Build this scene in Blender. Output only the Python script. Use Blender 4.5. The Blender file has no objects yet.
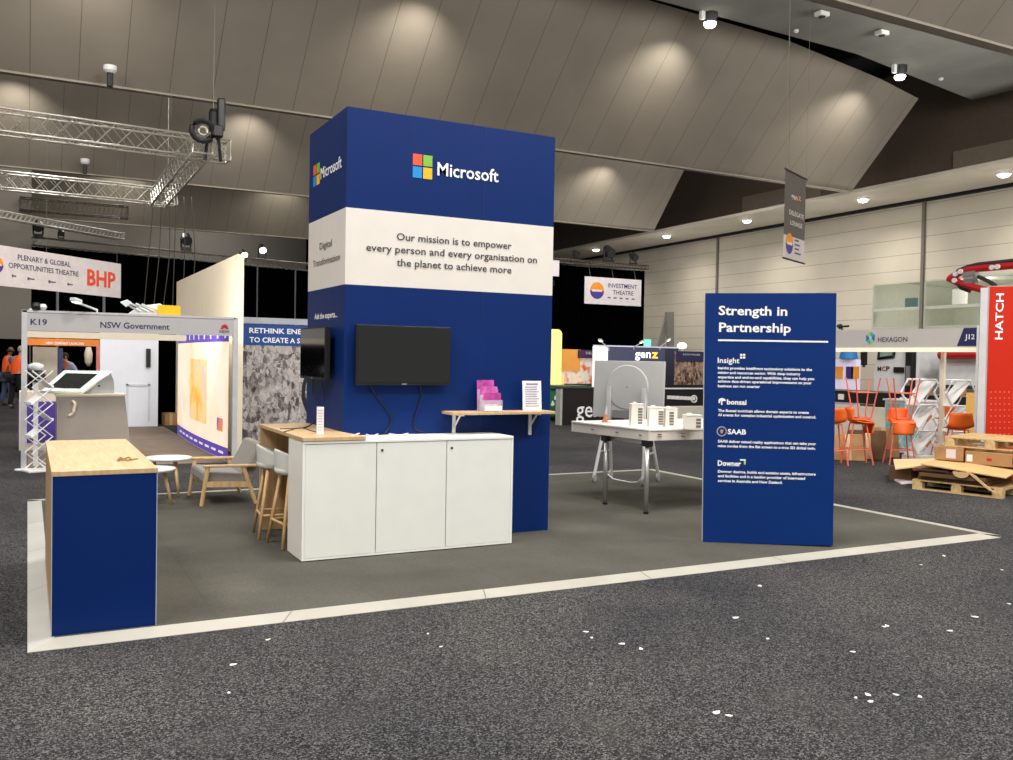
import bpy, bmesh, math, random
from mathutils import Vector, Matrix
random.seed(7)
S = bpy.context.scene
COL = S.collection
PI = math.pi

# ------------------------------------------------------------------ camera (solved from the stand's own box geometry)
F, PITCH, ROLL, YAW = 913.2012, -.0233, .0181, .4834
CAM = Vector((-.0081, -5.3996, 1.6))
FW = Vector((math.sin(YAW)*math.cos(PITCH), math.cos(YAW)*math.cos(PITCH), math.sin(PITCH)))
RT = Vector((math.cos(YAW), -math.sin(YAW), 0)); UP = RT.cross(FW)
R2 = RT*math.cos(ROLL)+UP*math.sin(ROLL); U2 = -RT*math.sin(ROLL)+UP*math.cos(ROLL)
cd = bpy.data.cameras.new('camera'); cam = bpy.data.objects.new('camera', cd); COL.objects.link(cam)
cd.sensor_fit = 'HORIZONTAL'; cd.sensor_width = 36; cd.lens = F/1013*36; cd.clip_end = 300
M = Matrix((R2, U2, -FW)).transposed().to_4x4(); M.translation = CAM
cam.matrix_world = M; S.camera = cam

def ray(x, y): return FW+R2*((x-506.5)/F)-U2*((y-380)/F)
def P(x, y, **k):                       # sight line met with a real plane X=, Y= or Z= of the hall
    a, v = next(iter(k.items())); i = 'XYZ'.index(a); d = ray(x, y)
    return CAM+d*((v-CAM[i])/d[i])
def PL(x, y, O, N):
    d = ray(x, y); return CAM+d*((Vector(O)-CAM).dot(N)/d.dot(N))
def depth(p): return (Vector(p)-CAM).dot(FW)

# ------------------------------------------------------------------ materials
def lin(c):
    return tuple(((x/255)/12.92 if x/255 <= .04045 else ((x/255+.055)/1.055)**2.4) for x in c)+(1,)
MATS = {}
def mat(name, c, rough=.5, metal=0, emit=0, vary=.06, scale=6, bump=0, bscale=80, alpha=1, trans=0, spec=.5):
    if name in MATS: return MATS[name]
    m = bpy.data.materials.new(name); m.use_nodes = True; nt = m.node_tree; n = nt.nodes; l = nt.links
    b = n['Principled BSDF']; b.inputs['Roughness'].default_value = rough; b.inputs['Metallic'].default_value = metal
    b.inputs['Specular IOR Level'].default_value = spec
    tc = n.new('ShaderNodeTexCoord'); nz = n.new('ShaderNodeTexNoise'); nz.inputs['Scale'].default_value = scale; nz.inputs['Detail'].default_value = 4
    l.new(tc.outputs['Object'], nz.inputs['Vector'])
    r = n.new('ShaderNodeValToRGB'); lc = lin(c)
    r.color_ramp.elements[0].color = tuple(x*(1-vary) for x in lc[:3])+(1,); r.color_ramp.elements[1].color = tuple(min(1, x*(1+vary)) for x in lc[:3])+(1,)
    r.color_ramp.elements[0].position = .3; r.color_ramp.elements[1].position = .7
    l.new(nz.outputs['Fac'], r.inputs['Fac']); l.new(r.outputs['Color'], b.inputs['Base Color'])
    if emit: l.new(r.outputs['Color'], b.inputs['Emission Color']); b.inputs['Emission Strength'].default_value = emit
    if alpha < 1: b.inputs['Alpha'].default_value = alpha
    if trans: b.inputs['Transmission Weight'].default_value = trans
    if bump:
        n2 = n.new('ShaderNodeTexNoise'); n2.inputs['Scale'].default_value = bscale; l.new(tc.outputs['Object'], n2.inputs['Vector'])
        bp = n.new('ShaderNodeBump'); bp.inputs['Strength'].default_value = bump; bp.inputs['Distance'].default_value = .01
        l.new(n2.outputs['Fac'], bp.inputs['Height']); l.new(bp.outputs['Normal'], b.inputs['Normal'])
    MATS[name] = m; return m

def ramp(nt, stops, interp='LINEAR'):
    r = nt.nodes.new('ShaderNodeValToRGB'); cr = r.color_ramp; cr.interpolation = interp
    while len(cr.elements) < len(stops): cr.elements.new(.5)
    for e, (p, c) in zip(cr.elements, stops): e.position = p; e.color = lin(c)
    return r
def newmat(name, rough=.8):
    m = bpy.data.materials.new(name); m.use_nodes = True
    b = m.node_tree.nodes['Principled BSDF']; b.inputs['Roughness'].default_value = rough
    return m, m.node_tree, b
def nnode(nt, typ, scale, detail=3, vec=None, **kw):
    n = nt.nodes.new(typ); n.inputs['Scale'].default_value = scale
    if 'Detail' in n.inputs: n.inputs['Detail'].default_value = detail
    if vec: nt.links.new(vec, n.inputs['Vector'])
    return n
def coords(nt, scale=(1, 1, 1), rot=(0, 0, 0)):
    t = nt.nodes.new('ShaderNodeTexCoord'); mp = nt.nodes.new('ShaderNodeMapping')
    mp.inputs['Scale'].default_value = scale; mp.inputs['Rotation'].default_value = rot
    nt.links.new(t.outputs['Object'], mp.inputs['Vector']); return mp.outputs['Vector']
def mix(nt, fac, a, b, mode='MIX'):
    m = nt.nodes.new('ShaderNodeMix'); m.data_type = 'RGBA'; m.blend_type = mode
    for s, v in ((m.inputs[0], fac), (m.inputs[6], a), (m.inputs[7], b)):
        if hasattr(v, 'node'): nt.links.new(v, s)
        else: s.default_value = v
    return m.outputs[2]

def carpet_mat():
    m, nt, b = newmat('speckled_carpet', .95); v = coords(nt)
    n1 = nnode(nt, 'ShaderNodeTexNoise', 150, 1, v); n1.inputs['Roughness'].default_value = .8
    r1 = ramp(nt, [(.32, (20, 20, 22)), (.52, (57, 58, 60)), (.74, (136, 137, 139))]); vc = nnode(nt, 'ShaderNodeTexVoronoi', 125, 0, v); sc_ = nt.nodes.new('ShaderNodeSeparateColor'); nt.links.new(vc.outputs['Color'], sc_.inputs[0])
    fm = mix(nt, .36, n1.outputs['Fac'], sc_.outputs[0]); nt.links.new(fm, r1.inputs['Fac'])
    n2 = nnode(nt, 'ShaderNodeTexNoise', .55, 5, v); r2 = ramp(nt, [(.35, (176, 176, 182)), (.65, (236, 230, 222))]); nt.links.new(n2.outputs['Fac'], r2.inputs['Fac'])
    c = mix(nt, 1, r1.outputs['Color'], r2.outputs['Color'], 'MULTIPLY')
    n3 = nnode(nt, 'ShaderNodeTexNoise', 1.7, 6, v); r3 = ramp(nt, [(.52, (0, 0, 0)), (.72, (150, 150, 150))]); nt.links.new(n3.outputs['Fac'], r3.inputs['Fac'])
    c = mix(nt, r3.outputs['Color'], c, lin((70, 67, 64)))
    bk = nt.nodes.new('ShaderNodeTexBrick'); bk.offset = 0; bk.inputs['Scale'].default_value = .5; bk.inputs['Mortar Size'].default_value = .003
    bk.inputs['Brick Width'].default_value = 1; bk.inputs['Row Height'].default_value = 1
    bk.inputs['Color1'].default_value = (1, 1, 1, 1); bk.inputs['Color2'].default_value = (.9, .9, .9, 1); bk.inputs['Mortar'].default_value = (.8, .8, .8, 1)
    nt.links.new(v, bk.inputs['Vector'])
    c = mix(nt, .8, c, bk.outputs['Color'], 'MULTIPLY')
    nt.links.new(c, b.inputs['Base Color']); b.inputs['Specular IOR Level'].default_value = .15
    bp = nt.nodes.new('ShaderNodeBump'); bp.inputs['Strength'].default_value = .05; bp.inputs['Distance'].default_value = .004
    nt.links.new(n1.outputs['Fac'], bp.inputs['Height']); nt.links.new(bp.outputs['Normal'], b.inputs['Normal']); return m
def deck_mat():
    m, nt, b = newmat('stand_carpet', .95); v = coords(nt)
    n1 = nnode(nt, 'ShaderNodeTexNoise', 120, 2, v); r1 = ramp(nt, [(.3, (80, 78, 72)), (.7, (97, 95, 88))]); nt.links.new(n1.outputs['Fac'], r1.inputs['Fac'])
    bk = nt.nodes.new('ShaderNodeTexBrick'); bk.offset = 0; bk.inputs['Scale'].default_value = 1; bk.inputs['Mortar Size'].default_value = .006
    bk.inputs['Brick Width'].default_value = 1; bk.inputs['Row Height'].default_value = 1
    bk.inputs['Color1'].default_value = (1, 1, 1, 1); bk.inputs['Color2'].default_value = (.88, .88, .87, 1); bk.inputs['Mortar'].default_value = (.84, .84, .84, 1)
    nt.links.new(v, bk.inputs['Vector'])
    c = mix(nt, .7, r1.outputs['Color'], bk.outputs['Color'], 'MULTIPLY')
    n2 = nnode(nt, 'ShaderNodeTexNoise', .9, 4, v); r2 = ramp(nt, [(.3, (205, 205, 205)), (.7, (255, 255, 252))]); nt.links.new(n2.outputs['Fac'], r2.inputs['Fac'])
    c = mix(nt, 1, c, r2.outputs['Color'], 'MULTIPLY'); nt.links.new(c, b.inputs['Base Color']); b.inputs['Specular IOR Level'].default_value = .15; return m
def wood_mat(name, c1, c2, rot=(0, 0, 0), scale=(1, 12, 1)):
    m, nt, b = newmat(name, .45); v = coords(nt, scale, rot)
    n = nnode(nt, 'ShaderNodeTexNoise', 3, 6, v); r = ramp(nt, [(.3, c1), (.7, c2)]); nt.links.new(n.outputs['Fac'], r.inputs['Fac'])
    nt.links.new(r.outputs['Color'], b.inputs['Base Color']); return m
def board_mat(name, stops, scale=4, kind='plant', emit=0):      # printed graphics on fair panels
    m, nt, b = newmat(name, .5)
    if kind == 'plant':
        v = coords(nt, (1, 1, 1.5), (0, .5, .2)); vo = nnode(nt, 'ShaderNodeTexVoronoi', scale, 0, v); vo.distance = 'MANHATTAN'
        nz = nnode(nt, 'ShaderNodeTexNoise', scale*3, 6, v); v2 = coords(nt, (1.6, 1, .7), (0, -.6, 0))
        w = nnode(nt, 'ShaderNodeTexVoronoi', scale*2.2, 0, v2); w.distance = 'CHEBYCHEV'
        s1 = nt.nodes.new('ShaderNodeSeparateColor'); nt.links.new(vo.outputs['Color'], s1.inputs[0]); s2 = nt.nodes.new('ShaderNodeSeparateColor'); nt.links.new(w.outputs['Color'], s2.inputs[0])
        f = mix(nt, .5, s1.outputs[0], s2.outputs[1]); f = mix(nt, .12, f, nz.outputs['Fac'])
        ve = nnode(nt, 'ShaderNodeTexVoronoi', scale*1.1, 0, v2); ve.feature = 'DISTANCE_TO_EDGE'; rl = ramp(nt, [(.01, (60, 60, 60)), (.03, (255, 255, 255))]); nt.links.new(ve.outputs['Distance'], rl.inputs['Fac'])
        f = mix(nt, .3, f, rl.outputs['Color'], 'MULTIPLY')
        bw = nt.nodes.new('ShaderNodeRGBToBW'); nt.links.new(f, bw.inputs[0]); fac = bw.outputs[0]
    else:
        v = coords(nt); nz = nnode(nt, 'ShaderNodeTexNoise', scale, 4, v); fac = nz.outputs['Fac']
    r = ramp(nt, stops); nt.links.new(fac, r.inputs['Fac']); nt.links.new(r.outputs['Color'], b.inputs['Base Color'])
    if emit: nt.links.new(r.outputs['Color'], b.inputs['Emission Color']); b.inputs['Emission Strength'].default_value = emit
    return m
def stripes_mat(name, c, groove, axis, period, width=.03, rough=.7, offs=0, c2=None):   # panel joints across a wall
    m, nt, b = newmat(name, rough); t = nt.nodes.new('ShaderNodeTexCoord'); sx = nt.nodes.new('ShaderNodeSeparateXYZ'); nt.links.new(t.outputs['Object'], sx.inputs[0])
    def mth(op, a, bb):
        q = nt.nodes.new('ShaderNodeMath'); q.operation = op
        for s, v in ((q.inputs[0], a), (q.inputs[1], bb)):
            if hasattr(v, 'node'): nt.links.new(v, s)
            else: s.default_value = v
        return q.outputs[0]
    a = mth('ADD', sx.outputs[axis], offs+100*period); a = mth('MODULO', a, period); a = mth('LESS_THAN', a, width)
    nz = nnode(nt, 'ShaderNodeTexNoise', .6, 3, t.outputs['Object']); r = ramp(nt, [(.3, c), (.7, c2 or c)]); nt.links.new(nz.outputs['Fac'], r.inputs['Fac'])
    nt.links.new(mix(nt, a, r.outputs['Color'], lin(groove)), b.inputs['Base Color']); return m

BLUE = mat('tower_blue', (3, 38, 98), .45, vary=.05, scale=2, spec=.2)
BAND = mat('band_white', (222, 216, 208), .5, vary=.02)
WHITE = mat('white_laminate', (238, 238, 234), .35, vary=.02)
DOORW = mat('door_laminate', (228, 229, 223), .4, vary=.02)
WHITE2 = mat('white_paint', (236, 236, 236), .5, vary=.03)
LETTER = mat('white_lettering', (248, 248, 248), .5, vary=.01)
INK = mat('dark_lettering', (58, 58, 62), .6, vary=.01)
NAVY = mat('navy_lettering', (34, 36, 82), .6, vary=.01)
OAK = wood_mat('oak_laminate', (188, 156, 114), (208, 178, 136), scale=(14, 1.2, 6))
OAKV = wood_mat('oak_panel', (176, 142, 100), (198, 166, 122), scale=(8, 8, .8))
BEECH = wood_mat('beech', (196, 158, 108), (220, 186, 138), scale=(10, 10, 1.4))
BLACK = mat('black_plastic', (16, 16, 18), .45)
DARK = mat('dark_grey', (52, 52, 54), .6)
SCREEN = mat('tv_glass', (8, 9, 10), .07, vary=0, spec=.6)
CABLE = mat('black_cable', (14, 14, 20), .5)
ALU = mat('brushed_aluminium', (196, 196, 194), .32, .75)
STEEL = mat('truss_aluminium', (206, 202, 192), .34, .55)
GREYF = mat('grey_fabric', (140, 136, 130), .9, vary=.1, scale=60, bump=.3)
SHELLW = mat('pale_grey_shell', (206, 208, 204), .6)
HUBG = mat('hub_grey', (168, 169, 168), .5, vary=.02)
MODEL = mat('model_white', (240, 234, 224), .55)
RAMP = mat('ramp_white', (166, 163, 152), .5, vary=.06, scale=3)
RAMPG = mat('ramp_grey', (176, 176, 170), .5, vary=.08, scale=2)
FASCIA = mat('fascia_grey', (186, 184, 184), .5, vary=.02)
CREAM = mat('cream_panel', (230, 218, 196), .6, vary=.03)
DRAPE = mat('black_drape', (3, 3, 4), 1, vary=.2, scale=3, spec=0)
ORANGE = mat('orange_plastic', (236, 102, 24), .45)
CORAL = mat('coral_metal', (232, 108, 82), .45)
RED = mat('sign_red', (196, 40, 18), .55, vary=.05, scale=1, spec=.2)
KRAFT = mat('kraft_cardboard', (168, 128, 84), .8, vary=.12)
KRAFTD = mat('dark_cardboard', (98, 70, 44), .85, vary=.2)
PINE = wood_mat('pallet_pine', (190, 158, 104), (222, 194, 142), scale=(2, 10, 6))
PURPLE = mat('purple_panel', (82, 62, 158), .5)
HIVIS = mat('hivis_orange', (255, 96, 30), .7, emit=.15)
GLASS = mat('window_glass', (150, 176, 164), .05, alpha=.14)

# ------------------------------------------------------------------ mesh helpers
class MB:
    def __init__(s): s.v = []; s.f = []; s.m = []; s.cur = 0
    def poly(s, pts):
        i = len(s.v); s.v += [Vector(p) for p in pts]; s.f.append(tuple(range(i, i+len(pts)))); s.m.append(s.cur); return s
    def obox(s, O, A, B, C):
        O, A, B, C = map(Vector, (O, A, B, C)); i = len(s.v)
        s.v += [O, O+A, O+A+B, O+B, O+C, O+A+C, O+A+B+C, O+B+C]
        for q in ((0, 3, 2, 1), (4, 5, 6, 7), (0, 1, 5, 4), (1, 2, 6, 5), (2, 3, 7, 6), (3, 0, 4, 7)): s.f.append(tuple(i+k for k in q)); s.m.append(s.cur)
        return s
    def box(s, x0, x1, y0, y1, z0, z1): return s.obox((x0, y0, z0), (x1-x0, 0, 0), (0, y1-y0, 0), (0, 0, z1-z0))
    def extr(s, pts, d):
        pts = [Vector(p) for p in pts]; d = Vector(d); n = len(pts); i = len(s.v); s.v += pts+[p+d for p in pts]
        s.f.append(tuple(range(i+n-1, i-1, -1))); s.f.append(tuple(range(i+n, i+2*n))); s.m += [s.cur]*2
        for k in range(n): s.f.append((i+k, i+(k+1) % n, i+n+(k+1) % n, i+n+k)); s.m.append(s.cur)
        return s
    def tube(s, pts, r, n=8, r2=None):
        pts = [Vector(p) for p in pts]; i0 = len(s.v); N = len(pts)
        for j, p in enumerate(pts):
            t = (pts[min(j+1, N-1)]-pts[max(j-1, 0)]).normalized(); a = Vector((0, 0, 1)) if abs(t.z) < .9 else Vector((1, 0, 0))
            u = t.cross(a).normalized(); w = t.cross(u); rr = r if r2 is None else r+(r2-r)*j/(N-1)
            s.v += [p+(u*math.cos(2*PI*k/n)+w*math.sin(2*PI*k/n))*rr for k in range(n)]
        for j in range(N-1):
            for k in range(n): a = i0+j*n+k; b = i0+j*n+(k+1) % n; s.f.append((a, b, b+n, a+n)); s.m.append(s.cur)
        s.f.append(tuple(i0+k for k in range(n))[::-1]); s.f.append(tuple(i0+(N-1)*n+k for k in range(n))); s.m += [s.cur]*2
        return s
    def lathe(s, prof, c=(0, 0, 0), n=24, ax=None):
        c = Vector(c); ax = Vector(ax or (0, 0, 1)).normalized(); a = Vector((1, 0, 0)) if abs(ax.x) < .9 else Vector((0, 1, 0))
        u = ax.cross(a).normalized(); w = ax.cross(u); i0 = len(s.v)
        for (r, h) in prof: s.v += [c+ax*h+(u*math.cos(2*PI*k/n)+w*math.sin(2*PI*k/n))*max(r, 1e-4) for k in range(n)]
        for j in range(len(prof)-1):
            for k in range(n): a_ = i0+j*n+k; b_ = i0+j*n+(k+1) % n; s.f.append((a_, b_, b_+n, a_+n)); s.m.append(s.cur)
        s.f.append(tuple(i0+k for k in range(n))[::-1]); s.f.append(tuple(i0+(len(prof)-1)*n+k for k in range(n))); s.m += [s.cur]*2
        return s
    def grid(s, fn, nu, nv):
        i0 = len(s.v); s.v += [Vector(fn(u/nu, v/nv)) for v in range(nv+1) for u in range(nu+1)]
        for v in range(nv):
            for u in range(nu): a = i0+v*(nu+1)+u; s.f.append((a, a+1, a+nu+2, a+nu+1)); s.m.append(s.cur)
        return s
    def build(s, name, m, parent=None, bevel=0, smooth=False, world=True, thick=0, sub=0):
        me = bpy.data.meshes.new(name); vs = s.v
        if parent is not None and world:
            inv = parent['_m']; inv = Matrix([inv[0:4], inv[4:8], inv[8:12], inv[12:16]]).inverted(); vs = [inv@p for p in vs]
        me.from_pydata([tuple(p) for p in vs], [], s.f)
        for q in (m if isinstance(m, (list, tuple)) else [m]): me.materials.append(q)
        for p, k in zip(me.polygons, s.m): p.material_index = k; p.use_smooth = smooth
        bm = bmesh.new(); bm.from_mesh(me); bmesh.ops.recalc_face_normals(bm, faces=bm.faces); bm.to_mesh(me); bm.free()
        o = bpy.data.objects.new(name, me); COL.objects.link(o)
        if parent is not None: o.parent = parent; o['_m'] = list(parent['_m'])
        else: o['_m'] = [1, 0, 0, 0, 0, 1, 0, 0, 0, 0, 1, 0, 0, 0, 0, 1]
        if thick: q = o.modifiers.new('s', 'SOLIDIFY'); q.thickness = thick; q.offset = 0
        if sub: q = o.modifiers.new('u', 'SUBSURF'); q.levels = sub; q.render_levels = sub
        if bevel: q = o.modifiers.new('b', 'BEVEL'); q.width = bevel; q.segments = 2; q.limit_method = 'ANGLE'
        return o
def thing(name, label, cat, loc=(0, 0, 0), rz=0, group=None):
    o = bpy.data.objects.new(name, None); COL.objects.link(o); o.location = loc; o.rotation_euler = (0, 0, rz); o.empty_display_size = .1
    mm = Matrix.Translation(Vector(loc))@Matrix.Rotation(rz, 4, 'Z'); o['_m'] = [x for r in mm for x in r]
    return tag(o, label, cat, group)
def tag(o, label, cat, group=None, kind=None):
    o['label'] = label; o['category'] = cat
    if group: o['group'] = group
    if kind: o['kind'] = kind
    return o
def struct(o): o['kind'] = 'structure'; return o
def dup(root, loc, rz=0, label=None, rx=None):
    r = root.copy(); COL.objects.link(r); r.location = loc; r.rotation_euler = (rx or 0, 0, rz)
    if label: r['label'] = label
    def kids(a, b):
        for ch in list(a.children):
            c = ch.copy(); COL.objects.link(c); c.parent = b; kids(ch, c)
    kids(root, r); return r
def text(s, m, parent, O, R, U, w, h, name='lettering', off=.004, bold=0.0, align='l', caps=True):
    """lettering laid on a surface: O baseline-left, R right, U up; w total width, h capital height"""
    cu = bpy.data.curves.new('t', 'FONT'); cu.body = s; cu.size = 1; cu.offset = bold; cu.resolution_u = 2
    ob = bpy.data.objects.new('t', cu); COL.objects.link(ob)
    dg = bpy.context.evaluated_depsgraph_get(); me = bpy.data.meshes.new_from_object(ob.evaluated_get(dg))
    bpy.data.objects.remove(ob)
    xs = [v.co.x for v in me.vertices]; x0, x1 = min(xs), max(xs)
    O, R, U = Vector(O), Vector(R).normalized(), Vector(U).normalized(); N = R.cross(U); cap = .729
    mb = MB(); mb.v = [O+R*((v.co.x-x0)/(x1-x0)*w)+U*(v.co.y/cap*h)+N*off for v in me.vertices]
    mb.f = [tuple(p.vertices) for p in me.polygons]; mb.m = [0]*len(mb.f)
    bpy.data.meshes.remove(me)
    o = mb.build(name, m, parent)
    if (o.data.polygons and o.data.polygons[0].normal.length): pass
    return o
def disc(mb, O, R, U, rx, ry, n=32, a0=0, a1=2*PI, off=.004):
    O, R, U = Vector(O), Vector(R).normalized(), Vector(U).normalized(); N = R.cross(U)
    pts = [O+N*off+R*rx*math.cos(a0+(a1-a0)*k/n)+U*ry*math.sin(a0+(a1-a0)*k/n) for k in range(n+1 if a1-a0 < 2*PI-.01 else n)]
    mb.poly(pts); return mb
def rect(mb, O, R, U, x0, x1, y0, y1, off=.003):
    O, R, U = Vector(O), Vector(R).normalized(), Vector(U).normalized(); N = R.cross(U)*off
    mb.poly([O+R*x0+U*y0+N, O+R*x1+U*y0+N, O+R*x1+U*y1+N, O+R*x0+U*y1+N]); return mb
XV, YV, ZV = Vector((1, 0, 0)), Vector((0, 1, 0)), Vector((0, 0, 1))
def lineY(s, m, parent, xl, yl, xr, yr, cap, Y, **k):      # lettering on a Y = const face
    a, b = P(xl, yl, Y=Y), P(xr, yr, Y=Y); z = (a.z+b.z)/2
    return text(s, m, parent, (a.x, Y, z), XV, ZV, b.x-a.x, cap*depth((a+b)/2)/F, **k)
def lineX(s, m, parent, xl, yl, xr, yr, cap, X, **k):      # lettering on a face looking to -X
    a, b = P(xl, yl, X=X), P(xr, yr, X=X); z = (a.z+b.z)/2
    return text(s, m, parent, (X, a.y, z), -YV, ZV, a.y-b.y, cap*depth((a+b)/2)/F, **k)
def lineP(s, m, parent, xl, yl, xr, yr, cap, O, R, **k):   # lettering on any upright face
    R = Vector(R).normalized(); N = R.cross(ZV); a, b = PL(xl, yl, O, N), PL(xr, yr, O, N)
    a.z = (a.z+b.z)/2
    return text(s, m, parent, a, R, ZV, (b-a).dot(R), cap*depth(a)/F, **k)

# ================================================================== THE HALL
PANELM = stripes_mat('bulkhead_panels', (146, 138, 126), (112, 105, 95), 0, 1.02, .02, .75, c2=(156, 148, 135))
CEILM = mat('ceiling_board', (140, 140, 134), .8, vary=.12, scale=.8)
WALLM = stripes_mat('wall_cladding', (192, 184, 168), (140, 133, 120), 2, .62, .02, .6, offs=.25, c2=(202, 194, 178))
BROWN = mat('dark_brown_wall', (122, 108, 94), .8)
GREYW = mat('grey_wall', (122, 116, 108), .8, vary=.05, scale=.4)
LAMP = mat('lamp_glow', (255, 250, 236), .5, emit=14, vary=0)
LAMPW = mat('warm_lamp_glow', (255, 238, 205), .5, emit=3, vary=0)
BLK = mat('plenum_black', (5, 5, 5), .95)

struct(MB().poly([(-26, -16, 0), (46, -16, 0), (46, 62, 0), (-26, 62, 0)]).build('floor', carpet_mat()))
def wx(y): return 29.9+.0302*y
def fx(y): return 26.56+.0323*y
# right wall with two glazed openings
w = MB()
def wq(y0, y1, z0, z1): w.poly([(wx(y0), y0, z0), (wx(y1), y1, z0), (wx(y1), y1, z1), (wx(y0), y0, z1)])
WZ0, WZ1 = 3.08, 4.9
wq(-16, 14.5, 0, 8); wq(14.5, 20.75, 0, WZ0); wq(14.5, 20.75, WZ1, 8); wq(20.75, 62, 0, 8)
struct(w.build('wall_right', WALLM))
up = MB(); up.poly([(wx(-16)+.3, -16, 8), (wx(62)+.3, 62, 8), (wx(62)+.3, 62, 13.4), (wx(-16)+.3, -16, 13.4)])
struct(up.build('wall_right_upper', BROWN))
lp = MB(); lp.box(wx(15)+.1, wx(15)+.28, 12.5, 17.2, 8.1, 9.6); lp.box(wx(29)+.1, wx(29)+.28, 24, 29, 8.1, 9.7)
struct(lp.build('trim_1', mat('brown_panel', (158, 144, 128), .8)))
sf = MB(); sf.extr([(fx(-16), -16, 8), (fx(62), 62, 8), (wx(62)-.25, 62, 8), (wx(-16)-.25, -16, 8)], (0, 0, .12))
struct(sf.build('trim_2', mat('soffit', (196, 188, 172), .7, vary=.1, scale=.7)))
sl = MB(); sl.extr([(wx(-16)-.26, -16, 7.9), (wx(62)-.26, 62, 7.9), (wx(62)+.02, 62, 7.9), (wx(-16)+.02, -16, 7.9)], (0, 0, .2))
struct(sl.build('trim_3', BLK))
for i, yj in enumerate((6.1, 18.35, 30.6, 43)):
    j = MB(); j.box(wx(yj)-.09, wx(yj)+.02, yj-.06, yj+.06, 0, 7.95); struct(j.build('trim_%d' % (4+i), mat('joint_steel', (112, 106, 96), .5)))
# glazed meeting rooms behind the wall
for n, (ya, yb) in enumerate(((18.42, 20.75), (14.5, 18.28))):
    g = MB(); g.obox((wx(ya)+.02, ya, WZ0), (.02, 0, 0), (wx(yb)-wx(ya), yb-ya, 0), (0, 0, WZ1-WZ0)); win = struct(g.build('window_%d' % (n+1), GLASS))
    fr = MB()
    for (a, b, c, d) in ((ya, yb, WZ0, WZ0+.06), (ya, yb, WZ1-.06, WZ1), (ya, ya+.06, WZ0, WZ1), (yb-.06, yb, WZ0, WZ1), (ya, yb, WZ0+.7, WZ0+.82)):
        fr.obox((wx(a)-.02, a, c), (.05, 0, 0), (wx(b)-wx(a), b-a, 0), (0, 0, d-c))
    fr.build('window_frame', mat('pale_frame', (178, 182, 172), .5), win)
rb = MB(); rb.box(30.6, 36, 14, 21, WZ0-.4, WZ0-.38); rb.box(35.9, 36, 14, 21, WZ0-.4, WZ1+.2); rb.box(30.6, 36, 21, 21.05, WZ0-.4, WZ1+.2); rb.box(30.6, 36, 13.95, 14, WZ0-.4, WZ1+.2); rb.box(30.6, 36, 14, 21, WZ1+.15, WZ1+.2)
struct(rb.build('wall_meeting_room', mat('room_pale', (216, 214, 200), .7)))
o = MB().box(31.6, 31.66, P(917, 302, X=31.6).y, P(905, 302, X=31.6).y, P(911, 308, X=31.6).z, P(911, 298, X=31.6).z).build('wall_screen', mat('teal_screen', (40, 98, 100), .3)); tag(o, 'small dark teal wall screen seen through the high meeting room window', 'screen')
o = MB().box(33.4, 33.5, P(966, 300, X=33.4).y, P(952, 300, X=33.4).y, P(959, 304, X=33.4).z, P(959, 289, X=33.4).z).build('notice_board', WHITE2); tag(o, 'pale board inside the right hand meeting room window', 'board')
# coffered ceiling: flat boards and sloping bulkheads in bays of 12.4 m
struct(MB().poly([(-26, 13.3, 10.7), (14, 13.48, 10.7), (21.4, 13.77, 10.7), (28.45, 15.06, 10.7), (28.9, 8, 10.7), (28.9, -16, 10.7), (-26, -16, 10.7)]).build('ceiling', CEILM))
struct(MB().poly([(-26, -16, 13.3), (46, -16, 13.3), (46, 62, 13.3), (-26, 62, 13.3)]).build('ceiling_plenum', BLK))
struct(MB().poly([(-26, 26, 10.9), (27.2, 26, 10.9), (27.2, 18.9, 10.9), (-26, 18.9, 10.9)]).build('ceiling_rear', BLK))
def bulk(n, Y0, xr, xt):
    prof = [(-26, 11.5), (14, 11.45), (20.2, 11.3), (24.65, 10.95), (xt, 10.7)]
    b = MB(); k = 1.04; bot = [(-26, Y0, 8), (xr, Y0, 8)]; top = [(x, Y0-(z-8)*k, z) for x, z in prof][::-1]
    b.poly(bot+top); b.poly([(-26, Y0, 8), (-26, Y0+.3, 8), (xr, Y0+.3, 8), (xr, Y0, 8)]); b.poly([(-26, Y0+.3, 8), (-26, Y0+.3, 12), (xr, Y0+.3, 12), (xr, Y0+.3, 8)])
    b.poly([(xr, Y0, 8), (xr, Y0+.3, 8), (xr, Y0+.3, 12), (xt, Y0-2.7*k, 10.7)])
    struct(b.build('bulkhead_%d' % n, PANELM))
    e = MB(); e.obox((-26, Y0-.05, 7.95), (xr+26, 0, 0), (0, .2, 0), (0, 0, .05)); struct(e.build('trim_%d' % (10+n), mat('edge_highlight', (160, 152, 138), .6)))  # paler strip stands for the highlight along the bulkhead's lower edge
bulk(0, 6.27, 26.8, 26.8); bulk(1, 18.68, 26.85, 26.8); bulk(2, 31.0, 27.1, 26.8); bulk(3, 44.2, 20, 20)
struct(MB().box(-26, 20, 51, 51.2, 0, 12).build('wall_back', GREYW))
struct(MB().box(20, 32, 49, 49.2, 0, 13).build('wall_back_dark', BLK))
struct(MB().box(-26, .09, 31.0, 31.2, 1.98, 7.95).build('wall_left', GREYW))
struct(MB().box(-26, .05, 33.5, 33.7, 0, 3).build('wall_left_dark', DRAPE))

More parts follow.
